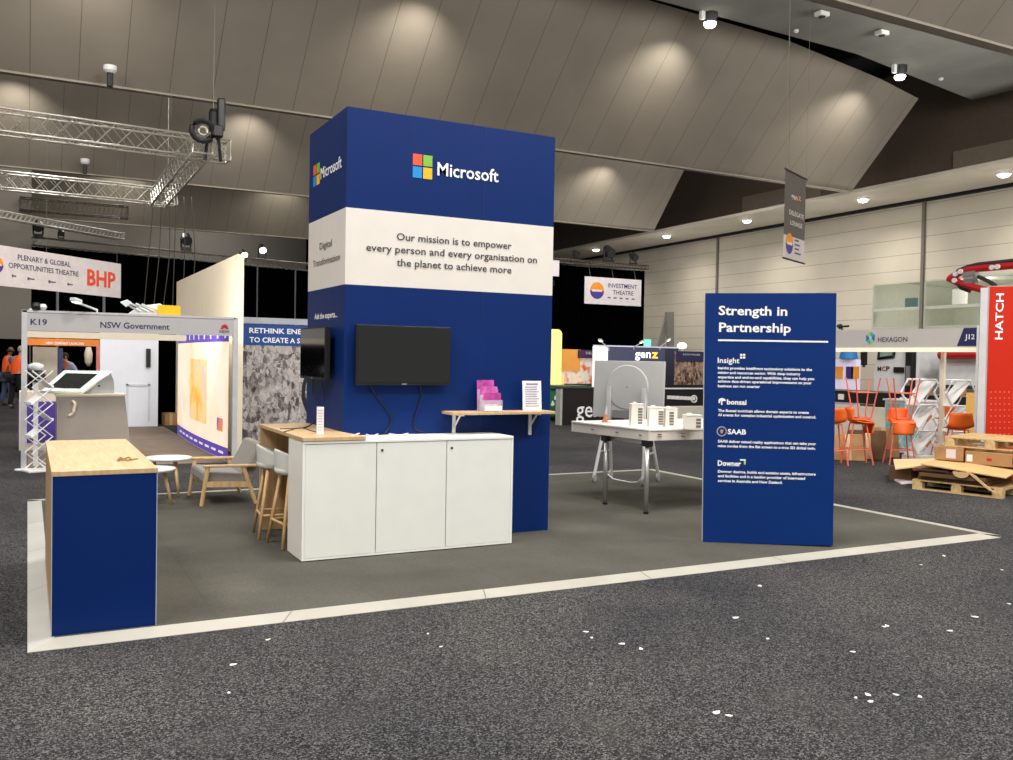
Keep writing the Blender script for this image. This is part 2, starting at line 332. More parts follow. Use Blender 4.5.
# ceiling fittings
def downlight(x, y, label, Zc, power, spot=1.9):
    p = P(x, y, Z=Zc); t = thing('ceiling_spotlight', label, 'light', p, 0, 'spotlights along the dark ceiling slot')
    MB().lathe([(.13, 0), (.2, .16), (.2, .34), (.08, .4)], n=16).build('lamp_housing', DARK, t, world=False, smooth=False)
    MB().lathe([(.03, -.13), (.12, -.1), (.16, -.04), (.16, .0)], n=16).build('lens', LAMP, t, world=False)
    MB().box(-.32, -.2, -.05, .05, .05, .35).build('gear_box', WHITE2, t, world=False)
    return p
l1 = downlight(710, 23, 'glowing spotlight in the ceiling slot above the middle of the hall', 10.45, 0)
l2 = downlight(900, 76, 'glowing spotlight at the right hand end of the ceiling slot', 10.4, 0)
for i, (x, y) in enumerate([(822, 12), (882, 31)]):
    p = P(x, y, Z=10.68); t = thing('ceiling_speaker', ('white box fitting on the ceiling board nearer the hanging wires', 'white box fitting on the ceiling board farther right')[i], 'ceiling fitting', p, 0, 'white ceiling boxes')
    MB().box(-.16, .16, -.12, .12, -.12, 0).build('case', WHITE2, t, bevel=.02, world=False); MB().lathe([(.09, -.14), (.09, -.12)], n=14).build('grille', DARK, t, world=False)
for i, (x, y) in enumerate([(796, 30), (941, 78)]):
    p = P(x, y, Z=10.69); tag(MB().lathe([(.03, -.08), (.07, -.05), (.07, 0)], p, n=12).build('smoke_detector', WHITE2), ('tiny white detector on ceiling board left of the two box fittings', 'tiny white detector on ceiling board at far right')[i], 'detector', 'ceiling detectors')
sofl = []
for i, (x, y) in enumerate([(1004, 174), (863, 199.5), (747, 220.5), (666.6, 236), (596, 249.5)]):
    p = P(x, y, Z=7.97); sofl.append(p)
    t = thing('soffit_downlight', ['nearest', 'second nearest', 'third nearest', 'fourth nearest', 'farthest'][i]+' round downlight glowing in the long soffit above the right wall', 'light', p, 0, 'downlights in the right hand soffit')
    MB().lathe([(.23, -.02), (.26, 0), (.26, .03)], n=18).build('trim_ring', WHITE2, t, world=False); MB().lathe([(.03, -.12), (.14, -.09), (.19, -.02), (.19, -.01)], n=18).build('lens', LAMP, t, world=False)
for i, (x, y0, y1, Y) in enumerate([(110, 66, 82, 17.95), (85, 159, 171, 30.2)]):
    a, b = P(x, y1, Y=Y), P(x, y0, Y=Y)
    t = thing('edge_lamp', ('white capped lamp on a dark stem on the nearest bulkhead edge', 'white capped lamp on a dark stem on the second bulkhead edge')[i], 'light', a, 0)
    h = b.z-a.z; MB().tube([a-ZV*.1, a+ZV*h*.6], .07).build('stem', DARK, t); MB().lathe([(.1, h*.55), (.15, h*.7), (.15, h), (.05, h*1.03)], a, n=14).build('cap', WHITE2, t)
for i, (x, y0, y1, Y) in enumerate([(172, 0, 118, 18.3), (221, 0, 40, 17.4), (790, 30, 167, 13.3)]):
    o = MB().tube([P(x-1, y1, Y=Y), P(x, y0-30, Y=Y)], .006, 6).build('hanging_wire', mat('wire', (120, 116, 106), .5))
    tag(o, ['thin wire hanging in front of the upper left bulkhead panels', 'short thin wire at the top edge right of the long wire', 'thin wire beside the hanging banner, left of its other wire'][i], 'wire')

# lamps: overhead hall lighting and accent spots, plus unseen fills added for brightness
def area(name, loc, size, power, col=(1, .965, .92), rot=(0, 0, 0)):
    l = bpy.data.lights.new(name, 'AREA'); l.energy = power; l.size = size; l.color = col; l.shape = 'DISK'
    o = bpy.data.objects.new(name, l); COL.objects.link(o); o.location = loc; o.rotation_euler = rot; return o
def spot(name, loc, power, target, ang=1.6, blend=.9, col=(1, .93, .82), r=.12):
    l = bpy.data.lights.new(name, 'SPOT'); l.energy = power; l.spot_size = ang; l.spot_blend = blend; l.color = col; l.shadow_soft_size = r
    o = bpy.data.objects.new(name, l); COL.objects.link(o); o.location = loc
    o.rotation_euler = (Vector(target)-Vector(loc)).to_track_quat('-Z', 'Y').to_euler(); return o
for (x, y) in [(-6, -7), (1, -8.5), (8, -7), (-4, -1), (3.5, 0), (11, -2)]: area('hall_light', (x, y, 10.3), 2.2, 750)
for (x, y) in [(-3, 9.6), (5, 10.2), (19, 1)]: area('hall_light', (x, y, 10.2), 2, 480)
for (x, y) in [(2, 24), (12, 24), (21, 24), (4, 36.6), (14, 36.6)]: area('hall_light', (x, y, 9.8), 2, 440)
for p in sofl: spot('soffit_lamp', p-ZV*.12, 720, p+Vector((.35, 0, -3)), 2.3, 1)
spot('soffit_lamp', (28.3, 7.5, 7.9), 520, (28.7, 7.5, 4), 2.3, 1)
for h in ((16.3, 16.9, 9.7), (24.0, 17.1, 9.5), (8.6, 17.2, 9.4), (.9, 17.2, 9.4), (-6, 17.2, 9.4), (22.6, 29.8, 9.15), (14.8, 29.8, 9.15), (7, 29.7, 9.25), (-.5, 29.7, 9.25), (4, 42.7, 9.4), (11.5, 42.7, 9.4)):
    spot('slot_lamp', Vector(h)+Vector((.1, -2.1, .55)), 230, Vector(h)+Vector((0, .5, -.6)), 1.9, 1, r=.03)
def aim(name, loc, target, size, power): o = area(name, loc, size, power); o.rotation_euler = (Vector(target)-Vector(loc)).to_track_quat('-Z', 'Y').to_euler(); return o
for x in (-5, 4, 13, 22): aim('panel_fill', (x, 8, 9.35), (x, 17.2, 9.5), 2, 185)  # hidden fill lamps added to brighten the bulkhead panels
for x in (-4, 6, 15, 23): aim('panel_fill', (x, 20.4, 9.6), (x, 29.6, 9.4), 2, 150)
for x in (1, 11): aim('panel_fill', (x, 33, 9.4), (x, 42.6, 9.4), 2, 120)
for x in (12, 22): aim('panel_fill', (x, -4, 9.2), (x, 5, 9.5), 2, 180)
for x in (0, 9): aim('panel_fill', (x, 46, 9.2), (x, 51, 6.5), 2, 200)  # hidden fill added to brighten the back wall
spot('booth_lamp', (1.55, 8.75, 2.45), 150, (2.9, 11.2, 2.2), 2.4, 1, r=.06); spot('booth_lamp', (1.5, 8.75, 2.25), 40, (1.7, 13, .6), 2.2, 1, r=.06)
aim('ceiling_fill', (20, 7.2, 9.1), (21, 11.5, 10.7), 1.5, 90)  # unseen fill lamp added to brighten the ceiling board
for y in (3, 12, 21, 31): aim('wall_fill', (25, y, 2.6), (28.6, y, 8), 1.5, 160)  # unseen lamps added to lift the soffit and right wall
pl = bpy.data.lights.new('room_fill', 'POINT'); pl.energy = 110; pl.color = (1, .93, .84); pl.shadow_soft_size = .3; po = bpy.data.objects.new('room_fill', pl); COL.objects.link(po); po.location = (32.6, 17.6, 4.85)  # lamp added inside to brighten the meeting room behind the glass
W = bpy.data.worlds.new('hall_ambient'); S.world = W; W.use_nodes = True
W.node_tree.nodes['Background'].inputs[0].default_value = (1, .97, .94, 1); W.node_tree.nodes['Background'].inputs[1].default_value = .6
S.view_settings.view_transform = 'Standard'; S.view_settings.look = 'None'

# ================================================================== THE STAND
DZ = .03                                   # deck height
SW, SD = 8.106, 5.42
t = thing('exhibition_platform', 'low grey carpeted exhibition platform with white ramp edging', 'platform', (0, 0, 0))
MB().box(.13, SW-.13, .13, SD-.13, .002, DZ).build('carpet_deck', deck_mat(), t)
def ramp_edge(a, b, c, d): MB().extr([(*a, .001), (*b, .001), (*c, .001), (*d, .001)], (0, 0, .0005)).v
for nm, (a, b, c, d), m in (('front', ((0, 0), (SW, 0), (SW-.13, .13), (.13, .13)), RAMP), ('right', ((SW, 0), (SW, SD), (SW-.13, SD-.13), (SW-.13, .13)), RAMP),
                           ('back', ((SW, SD), (0, SD), (.13, SD-.13), (SW-.13, SD-.13)), RAMP), ('left', ((0, SD), (0, 0), (.13, .13), (.13, SD-.13)), RAMPG)):
    OZ = .024 if nm in ('right', 'back') else .004
    mb = MB(); A, B, Cc, D = (Vector((*p, z)) for p, z in ((a, OZ), (b, OZ), (c, DZ), (d, DZ)))
    mb.poly([A, B, Cc, D]); A0, B0, C0, D0 = (Vector((p.x, p.y, .001)) for p in (A, B, Cc, D))
    mb.poly([A0, B0, B, A]); mb.poly([D0, C0, Cc, D]); mb.poly([A0, B0, C0, D0])
    mb.build('edge_ramp', m, t)
    n = 4 if nm in ('left', 'right') else 6; js = MB()
    for k in range(1, n): js.poly([A.lerp(B, k/n-.0006)+ZV*.001, A.lerp(B, k/n+.0006)+ZV*.001, D.lerp(Cc, k/n+.0006)+ZV*.001, D.lerp(Cc, k/n-.0006)+ZV*.001])
    js.build('ramp_joint', mat('joint_line', (120, 118, 112), .8), t)

# --- display tower
TX0, TX1, TY0, TY1, TZ = 2.283, 4.244, 1.830, 2.941, 3.626
B1, B2 = 2.810, 2.1845
t = thing('display_tower', 'tall blue display tower with a white slogan band round it', 'display tower', ((TX0+TX1)/2, (TY0+TY1)/2, DZ))
MB().box(TX0, TX1, TY0, TY1, DZ, B2).build('tower_body', BLUE, t)
MB().box(TX0, TX1, TY0, TY1, B2, B1).build('slogan_band', BAND, t)
MB().box(TX0, TX1, TY0, TY1, B1, TZ).build('tower_head', BLUE, t)
sm = MB()
for x in (3.53, ): sm.box(x-.002, x+.002, TY0-.002, TY0, DZ, B2); sm.box(x-.002, x+.002, TY0-.002, TY0, B1, TZ)
sm.build('panel_seam', mat('seam_blue', (8, 36, 92), .5), t)
SQ = [mat('logo_red', (232, 84, 42), .5), mat('logo_green', (122, 182, 56), .5), mat('logo_blue', (10, 140, 214), .5), mat('logo_yellow', (248, 180, 24), .5)]
def fourlogo(O, R, U, w, h, parent):
    g = .06
    mb = MB()
    for k, (i, j) in enumerate(((0, 1), (1, 1), (0, 0), (1, 0))):
        mb.cur = k; rect(mb, O, R, U, w*(i*(.5+g/2)), w*(i*(.5+g/2)+.5-g/2), h*(j*(.5+g/2)), h*(j*(.5+g/2)+.5-g/2))
    mb.build('logo', SQ, parent)
a, b, c = P(412.5, 177.3, Y=TY0), P(432, 179.5, Y=TY0), P(412.5, 153.5, Y=TY0)
fourlogo((a.x, TY0, (a.z+b.z)/2), XV, ZV, b.x-a.x, c.z-a.z, t)
lineY('Microsoft', LETTER, t, 437.2, 175, 498.2, 182.3, 13.2, TY0, bold=.012)
a, b, c = P(313.4, 187, X=TX0), P(320, 184, X=TX0), P(313.4, 166, X=TX0)
fourlogo((TX0, a.y, (a.z+b.z)/2), -YV, ZV, a.y-b.y, c.z-a.z, t)
lineX('Microsoft', LETTER, t, 321, 178.5, 342, 168, 12, TX0, bold=.012)
for s, q in (('Our mission is to empower', (396.5, 240.5, 511.3, 248.7)), ('every person and every organisation on', (366, 250.8, 536.8, 263)), ('the planet to achieve more', (396.5, 266, 511.3, 273.2))):
    lineY(s, INK, t, *q, 7.3, TY0, bold=.012)
lineX('Digital', INK, t, 320, 249.8, 332, 246, 7.2, TX0); lineX('Transformation', INK, t, 313.4, 267, 340, 260.5, 7.2, TX0)
lineX('Ask the experts...', LETTER, t, 315, 319.5, 337.5, 316.8, 6, TX0, bold=.02)

# --- white cabinet with three doors
KX0, KX1, KY0, KY1, KZ = 1.837, 3.639, 1.401, 1.826, .947
t = thing('cabinet', 'long white three-door cabinet standing against the front of the blue tower', 'cabinet', ((KX0+KX1)/2, (KY0+KY1)/2, DZ))
MB().box(KX0, KX1, KY0+.02, KY1, DZ+.008, KZ-.02).build('carcass', WHITE, t)
MB().box(KX0+.03, KX1-.03, KY0+.05, KY1-.02, DZ, DZ+.008).build('shadow_plinth', BLACK, t)  # black recessed base carries the shadow under the cabinet in its colour
MB().box(KX0, KX1, KY0-.003, KY1, KZ-.022, KZ).build('top_panel', WHITE, t, bevel=.003)
fr = MB(); fr.box(KX0, KX0+.018, KY0, KY0+.02, DZ+.008, KZ-.022); fr.box(KX1-.018, KX1, KY0, KY0+.02, DZ+.008, KZ-.022); fr.box(KX0+.018, KX1-.018, KY0, KY0+.02, DZ+.008, DZ+.022)
fr.build('front_frame', WHITE, t)
xs = [KX0+.02, 2.424, 3.024, KX1-.02]
for k in range(3):
    d = MB().box(xs[k]+(.004 if k else 0), xs[k+1]-(.004 if k < 2 else 0), KY0+.001, KY0+.02, DZ+.025, KZ-.026).build('door', DOORW, t)
    if k: MB().lathe([(.011, 0), (.011, .004), (.006, .005)], (xs[k]+.045, KY0+.001, KZ-.085), 12, ax=(0, -1, 0)).build('lock', DARK, d)
gp = MB()
for x in xs[1:3]: gp.box(x-.004, x+.004, KY0+.012, KY0+.0195, DZ+.048, KZ-.026)
gp.build('shadow_gap', mat('gap_grey', (150, 150, 146), .8), t)

# --- bar counter running beside the tower
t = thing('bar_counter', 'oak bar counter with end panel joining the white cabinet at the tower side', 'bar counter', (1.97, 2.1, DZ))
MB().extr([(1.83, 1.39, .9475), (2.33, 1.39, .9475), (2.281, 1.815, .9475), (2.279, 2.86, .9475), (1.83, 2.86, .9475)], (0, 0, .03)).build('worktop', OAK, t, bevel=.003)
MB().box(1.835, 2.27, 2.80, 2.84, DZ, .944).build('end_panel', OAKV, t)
MB().box(2.255, 2.278, 1.86, 2.80, DZ, .944).build('back_panel', wood_mat('oak_shaded', (150, 118, 80), (172, 138, 98), scale=(8, 8, .8)), t)  # darker copy of the oak panel, with the shade put into its colour

# --- televisions
def tv(root, w, h):
    fr = MB(); fr.box(-w/2, w/2, 0, .045, 0, h); fr.build('casing', BLACK, root, world=False, bevel=.004)
    MB().box(-w/2+.012, w/2-.012, -.003, .0, .022, h-.012).build('screen', SCREEN, root, world=False)
    MB().box(-.02, .02, -.004, .0, .006, .014).build('maker_badge', ALU, root, world=False)
    MB().box(-w*.3, w*.3, .045, .075, h*.1, h*.75).build('rear_housing', BLACK, root, world=False, bevel=.01)
def cable(pts, parent=None, r=.005, m=None, world=True, name='power_cable', n=24):
    pts = [Vector(p) for p in pts]; out = []
    for i in range(len(pts)-1):
        p0, p1, p2, p3 = pts[max(i-1, 0)], pts[i], pts[i+1], pts[min(i+2, len(pts)-1)]
        for k in range(6):
            u = k/6; out.append(.5*((2*p1)+(-p0+p2)*u+(2*p0-5*p1+4*p2-p3)*u*u+(-p0+3*p1-3*p2+p3)*u**3))
    out.append(pts[-1]); return MB().tube(out, r, 6).build(name, m or CABLE, parent, world=world, smooth=True)
t = thing('television', 'black flat television mounted on the front of the blue tower', 'television', (2.778, 1.745, 1.363), 0, 'wall-mounted televisions')
tv(t, .84, .495)
MB().box(-.2, .2, .075, .084, .12, .4).build('wall_bracket', DARK, t, world=False)
yy = 1.822
cable([P(370, 384, Y=1.80), P(376, 396, Y=yy), P(385, 408, Y=yy), P(391, 417, Y=yy), P(389, 427, Y=yy), P(384, 434, Y=1.80)], t, .006)
cable([P(419, 384, Y=1.80), P(421, 393, Y=yy), P(419, 404, Y=yy), P(415, 416, Y=yy), P(414, 428, Y=yy), (3.0, 1.80, .955)], t, .006)
ang = math.radians(-90)
t = thing('television', 'second black television, seen edge-on on the left side of the tower', 'television', (2.19, 2.44, 1.392), ang, 'wall-mounted televisions')
tv(t, .78, .45)
MB().box(-.16, .16, .074, .09, .08, .36).build('mount_plate', DARK, t, world=False)
cable([P(313, 380, X=2.22), P(313, 393, X=2.26), P(317, 404, X=2.27), P(318, 412, X=2.27), P(314, 422, X=2.2), P(303, 428, Z=.98), P(280, 429, Z=.98)], t, .006)
cable([P(321, 380, X=2.22), P(324, 392, X=2.27), P(323, 402, X=2.27)], t, .004)

# --- things on the bar and cabinet
p = P(320, 434, Z=.976)
t = thing('card_stand', 'small white upright card stand on the oak bar beside the tower', 'card stand', p, -.35)
MB().box(-.03, .03, -.02, .03, 0, .008).build('base', WHITE2, t, world=False); MB().box(-.027, .027, -.004, .022, .008, .215).build('card', mat('card_white', (236, 234, 238), .5), t, world=False)
ln = MB()
for k in range(8): ln.box(-.02, .02, -.006, -.004, .03+k*.022, .036+k*.022)
ln.build('printed_lines', mat('faint_ink', (186, 184, 196), .6), t, world=False)
o = cable([P(284, 432, Z=.98), P(300, 428, Z=.98), P(312, 431, Z=.98), P(322, 433.5, Z=.98)], None, .005); o.name = 'loose_cable'; tag(o, 'thin black cable lying on the oak bar beside the white card stand', 'cable')
o = cable([P(352, 436, Z=.979), P(362, 433, Z=.956), P(372, 436, Z=.953), P(382, 433, Z=.953), P(398, 435, Z=.953), P(408, 433.5, Z=.953)], None, .006, m=mat('white_cable', (226, 226, 226), .5)); o.name = 'loose_cable'
tag(o, 'tangled white cable lying on top of the white cabinet', 'cable')
o = cable([P(352, 434, Z=.955), P(366, 431.5, Z=.953), P(380, 434.5, Z=.953), P(390, 432.5, Z=.953)], None, .004); o.name = 'loose_cable'; tag(o, 'loose black cable end on top of the white cabinet', 'cable')

# --- wall shelf
SHZ = 1.14
t = thing('wall_shelf', 'slim oak shelf on two white brackets at the right of the tower front', 'shelf', (3.6, 1.70, SHZ-.03))
MB().box(3.16, 4.165, 1.60, 1.829, SHZ-.024, SHZ).build('shelf_board', OAK, t, bevel=.002)
for x in (3.275, 4.03):
    mb = MB(); mb.box(x-.014, x+.014, 1.815, 1.829, SHZ-.225, SHZ-.024); mb.box(x-.014, x+.014, 1.64, 1.815, SHZ-.036, SHZ-.024)
    mb.obox((x-.006, 1.815, SHZ-.15), (.012, 0, 0), (0, -.125, .115), (0, 0, .016)); mb.build('bracket', WHITE, t)
t = thing('brochure_holder', 'clear brochure holder filled with pink leaflets on the oak shelf', 'brochure holder', (3.555, 1.71, SHZ), 0)
CLEAR = mat('clear_acrylic', (226, 230, 236), .08, alpha=.3)
MB().box(-.1, .1, -.085, .07, 0, .006).build('base', CLEAR, t, world=False)
for k in range(3):
    y = .05-.045*k; z = .0+.0*k
    ob = MB().box(-.1, .1, y-.028, y-.025, .005, .19-.045*k+.0).build('pocket_front', CLEAR, t, world=False)
    lf = MB().obox((-.088+.012*k, y, .01), (.165, 0, 0), (0, .012, .26-.055*k), (0, .006, 0)).build('leaflet', mat('leaflet_pink%d' % k, ((186, 74, 158), (206, 96, 176), (176, 60, 140))[k], .4, vary=.35, scale=26), t, world=False)
    MB().box(-.07, .06, y-.004, y-.003, .03, .09-.012*k).build('printed_block', mat('leaflet_pale', (232, 210, 228), .5, vary=.2, scale=40), lf, world=False)
MB().box(-.085, .085, -.089, -.086, .008, .05).build('front_label', WHITE2, t, world=False)
t = thing('sign_holder', 'upright white notice holder at the right end of the oak shelf', 'sign holder', (3.985, 1.70, SHZ), 0)
MB().obox((-.095, .0, .004), (.19, 0, 0), (0, .02, .262), (0, .006, 0)).build('notice_sheet', mat('paper_white', (238, 236, 240), .5), t, world=False)
MB().box(-.095, .095, -.03, .05, 0, .004).build('foot', CLEAR, t, world=False)
ln = MB()
for k in range(9): z = .04+k*.021; ln.obox((-.07, z*.076-.003, z), (.12 if k % 3 else .14, 0, 0), (0, .0005, .006), (0, .001, 0))
ln.obox((-.06, .236*.076-.003, .232), (.12, 0, 0), (0, .001, .012), (0, .001, 0))
ln.build('printed_lines', mat('ink_grey', (140, 134, 150), .6), t, world=False)

# --- left counter
LX0, LX1, LY0, LY1, LZ = .115, .655, .155, 2.085, .938
t = thing('reception_counter', 'blue-fronted reception counter with oak top at the front left platform corner', 'counter', ((LX0+LX1)/2, (LY0+LY1)/2, DZ))
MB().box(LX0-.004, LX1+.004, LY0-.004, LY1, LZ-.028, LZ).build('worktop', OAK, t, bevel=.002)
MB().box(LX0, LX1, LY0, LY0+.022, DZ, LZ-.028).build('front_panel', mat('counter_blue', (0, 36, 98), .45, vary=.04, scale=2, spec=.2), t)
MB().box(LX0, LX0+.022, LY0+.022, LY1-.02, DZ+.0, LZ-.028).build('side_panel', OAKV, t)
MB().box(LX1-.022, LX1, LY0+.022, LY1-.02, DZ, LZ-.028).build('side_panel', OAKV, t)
MB().box(LX0+.022, LX1-.022, LY1-.06, LY1-.04, DZ, LZ-.028).build('rear_panel', OAKV, t)
eb = MB(); eb.box(LX0-.002, LX0+.002, LY0-.002, LY0+.022, DZ, LZ-.03); eb.box(LX1-.002, LX1+.002, LY0-.002, LY0+.022, DZ, LZ-.03); eb.build('edge_banding', mat('edge_grey', (176, 180, 190), .5), t)
p = P(125, 461, Z=LZ); q = P(138, 459.5, Z=LZ)
pts = [p+Vector((math.cos(a)*.035, math.sin(a)*.06, .006+.012*math.sin(a*2)**2)) for a in [k*.55 for k in range(18)]]+[q+ZV*.005]
o = cable(pts, None, .004, m=mat('tan_string', (152, 116, 72), .7)); o.name = 'coiled_string'; tag(o, 'small coil of brown string lying on the oak counter top', 'string')

# --- bar stools
def bar_stool(label, loc, rz):
    t = thing('bar_stool', label, 'stool', loc, rz, 'pale bar stools tucked under the oak counter')
    def shell(u, v):
        a = (u-.5)*PI*1.25; r = .185+.012*v; h = .615+v*(.06+.125*max(0, math.cos(a*.8))**1.2)
        return (-math.cos(a)*r*.92, math.sin(a)*r, h)
    MB().grid(shell, 20, 5).build('back_shell', SHELLW, t, world=False, smooth=True, thick=.018, sub=1)
    MB().lathe([(.05, .585), (.17, .592), (.186, .615), (.185, .64), (.15, .655), (.02, .656)], n=24).build('seat', SHELLW, t, world=False, smooth=True)
    for sx in (-1, 1):
        for sy in (-1, 1): MB().tube([(sx*.1, sy*.1, .595), (sx*.185, sy*.185, 0)], .017, 10, .013).build('leg', BEECH, t, world=False, smooth=True)
    for (a, b) in (((-1, -1), (-1, 1)), ((1, -1), (1, 1)), ((-1, -1), (1, -1)), ((-1, 1), (1, 1))):
        k = .158; MB().tube([(a[0]*k, a[1]*k, .2), (b[0]*k, b[1]*k, .2)], .011, 8).build('footrest_bar', BEECH, t, world=False)
    return t
bar_stool('pale bar stool with wooden legs nearest the oak end panel', (1.93, 2.53, DZ), -.1)
bar_stool('pale bar stool with wooden legs half hidden by the white cabinet', (1.975, 2.08, DZ), .1)

# --- armchair
t = thing('armchair', 'low grey upholstered armchair with light wooden frame', 'armchair', (1.86, 4.68, DZ), 0)
for sy, y in ((-1, -.40), (1, .40)):
    MB().tube([(-.285, y, .004), (-.225, y, .40)], .02, 8, .024).build('leg', BEECH, t, world=False)
    MB().tube([(.265, y, .004), (.13, y, .40)], .02, 8, .024).build('leg', BEECH, t, world=False)
    MB().obox((-.27, y-.03, .40), (.54, 0, -.008), (0, .06, 0), (0, 0, .026)).build('armrest', BEECH, t, world=False, bevel=.008)
    MB().obox((-.26, y-.014, .2), (.46, 0, -.02), (0, .028, 0), (0, 0, .055)).build('side_rail', BEECH, t, world=False)
MB().box(-.245, -.22, -.4, .4, .2, .255).build('front_rail', BEECH, t, world=False)
MB().obox((-.28, -.37, .235), (.52, 0, -.05), (0, .74, 0), (.02, 0, .12)).build('seat_cushion', GREYF, t, world=False, bevel=.03, smooth=False)
MB().obox((.10, -.36, .27), (.2, 0, .375), (0, .72, 0), (.11, 0, -.035)).build('backrest', GREYF, t, world=False, bevel=.03)

# --- coffee tables
def coffee_table(label, loc, r, h, rz):
    t = thing('coffee_table', label, 'table', loc, rz, 'pair of round coffee tables')
    MB().lathe([(r*.96, h-.028), (r, h-.014), (r, h-.006), (r*.985, h), (.01, h)], n=36).build('tabletop', WHITE, t, world=False)
    for k in range(3):
        a = 2*PI*k/3+.4; MB().tube([(math.cos(a)*r*.55, math.sin(a)*r*.55, h-.03), (math.cos(a)*r*.9, math.sin(a)*r*.9, 0)], .02, 10, .013).build('leg', BEECH, t, world=False, smooth=True)
    return t
coffee_table('taller round white coffee table with three wooden legs, farther back', (1.385, 5.3, DZ), .25, .41, .5)
coffee_table('lower round white coffee table just behind the blue counter', (1.13, 4.62, DZ), .24, .375, 1.2)

# --- partnership sign
SA, SB = Vector((5.225, .828, DZ)), Vector((6.137, .209, DZ)); SR = (SB-SA).normalized(); SN = SR.cross(ZV); SH = 2.2-DZ; SL = (SB-SA).length
t = thing('partnership_sign', 'freestanding blue upright sign panel with white writing and pale edges', 'sign', (SA+SB)/2, 0)
SV = ZV*SH-SR*.026
MB().obox(SA-SN*.004, SB-SA+ZV*.012, -SN*.08, SV).build('panel_core', mat('panel_edge', (226, 224, 214), .6), t)
MB().obox(SA, SB-SA+ZV*.012, -SN*.004, SV).build('front_face', mat('sign_blue', (4, 46, 112), .45, vary=.06, scale=1.3, spec=.2), t)
def sl_(s, xl, yl, xr, yr, cap, **k): lineP(s, LETTER, t, xl, yl, xr, yr, cap, SA, SR, **k)
sl_('Strength in', 718.4, 315.2, 787.2, 315.2, 9.3, bold=.022); sl_('Partnership', 718.9, 332, 790.8, 332, 9.3, bold=.022)
def srect(mb, x0, y0, x1, y1):
    a, b, c = PL(x0, y1, SA, SN), PL(x1, y1, SA, SN), PL(x0, y0, SA, SN)
    return rect(mb, a, SR, ZV, 0, (b-a).dot(SR), 0, c.z-a.z, .004)
srect(MB(), 718, 339.3, 828, 341).build('rule', LETTER, t)
BL = dict(bold=.03)
sl_('Insight', 717.6, 363, 739.4, 363, 5.6, bold=.012)
mb = MB(); [srect(mb, 740+i*2.9, 353.8+j*2.7, 742.3+i*2.9, 355.8+j*2.7) for i in range(2) for j in range(2)]; mb.build('logo', LETTER, t)
for s, y, xr in (('Insight provides intelligent technology solutions to the', 370, 812), ('mining and resources sector. With deep industry', 374.5, 800.3), ('expertise and end-to-end capabilities, they can help you', 379.1, 814), ('achieve data-driven operational improvements so your', 383.3, 811.6), ('business can run smarter', 387.5, 760)):
    sl_(s, 717.8, y, xr, y, 2.7, **BL)
a = PL(722, 401, SA, SN); mb = MB(); disc(mb, a, SR, ZV, .032, .026, 20, 0, PI); rect(mb, a, SR, ZV, -.008, .004, -.034, .0, .004); rect(mb, a, SR, ZV, -.03, -.016, -.018, .004, .004); mb.build('logo', LETTER, t)
sl_('bonsai', 726.8, 404.5, 746.4, 404.5, 5.2, bold=.03)
for s, y, xr in (('The Bonsai toolchain allows domain experts to create', 412.7, 808.8), ('AI agents for complex industrial optimisation and control.', 417.2, 816)): sl_(s, 717.8, y, xr, y, 2.7, **BL)
a = PL(721.7, 431.3, SA, SN); mb = MB(); GR = mat('emblem_grey', (150, 154, 168), .5)
for k in range(28):
    u, v = 2*PI*k/28, 2*PI*(k+1)/28; q = lambda an, r: a+SR*math.cos(an)*r+ZV*math.sin(an)*r+SN*.004
    mb.poly([q(u, .034), q(v, .034), q(v, .044), q(u, .044)])
mb.cur = 1; mb.poly([a+SR*x*.01+ZV*z*.01+SN*.004 for x, z in ((-1.6, 1.6), (-.6, 1.2), (0, 2), (.6, 1.2), (1.6, 1.6), (1.2, 0), (.8, -1.4), (0, -2), (-.8, -1.4), (-1.2, 0))]); mb.build('emblem', [GR, mat('emblem_mark', (196, 150, 120), .5)], t)
sl_('SAAB', 727.6, 434.2, 746, 434.2, 5.2, bold=.03)
for s, y, xr in (('SAAB deliver mixed reality applications that can take your', 443.9, 816), ('mine modes from the flat screen to a true 3D digital twin.', 448.5, 815.6)): sl_(s, 717.8, y-.6, xr, y+.2, 2.7, **BL)
sl_('Downer', 717.6, 465.8, 741, 465.8, 5.4, bold=.03)
mb = MB(); srect(mb, 740, 459, 745.6, 460.6); mb.cur = 1; srect(mb, 743.8, 460.6, 745.6, 464.5); mb.build('logo', [LETTER, mat('logo_lime', (176, 212, 96), .5)], t)
for s, y, xr in (('Downer designs, builds and sustains assets, infrastructure', 474, 815.6), ('and facilities and is a leading provider of integrated', 478.4, 805), ('services in Australia and New Zealand.', 482.8, 782.4)): sl_(s, 717.8, y-.5, xr, y+.4, 2.7, **BL)

# --- model table
t = thing('model_table', 'long white display table with silver legs and black corner clamps', 'table', (6.2, 2.7, DZ))
TT = .908
pl = [(5.60, 2.14), (7.7, 2.08), (7.75, 3.45), (5.46, 3.42)]
MB().extr([(x, y, TT-.02) for x, y in pl], (0, 0, .02)).build('tabletop', MODEL, t, bevel=.004)
sk = MB()
for i in (0, 1, 2, 3):
    a, b = Vector((*pl[i], .79)), Vector((*pl[(i+1) % 4], .79)); n_ = (b-a).cross(ZV).normalized(); sk.obox(a-n_*.01, b-a, -n_*.015, ZV*.098)
sk.build('apron', mat('table_apron', (214, 206, 196), .5), t)
for x in (.3, .62, .9):
    a = Vector((*pl[3], .835)).lerp(Vector((*pl[0], .835)), x); MB().obox(a+Vector((-.006, -.02, 0)), (0, .05, 0), (.005, 0, 0), (0, 0, .008)).build('slot_mark', DARK, t)
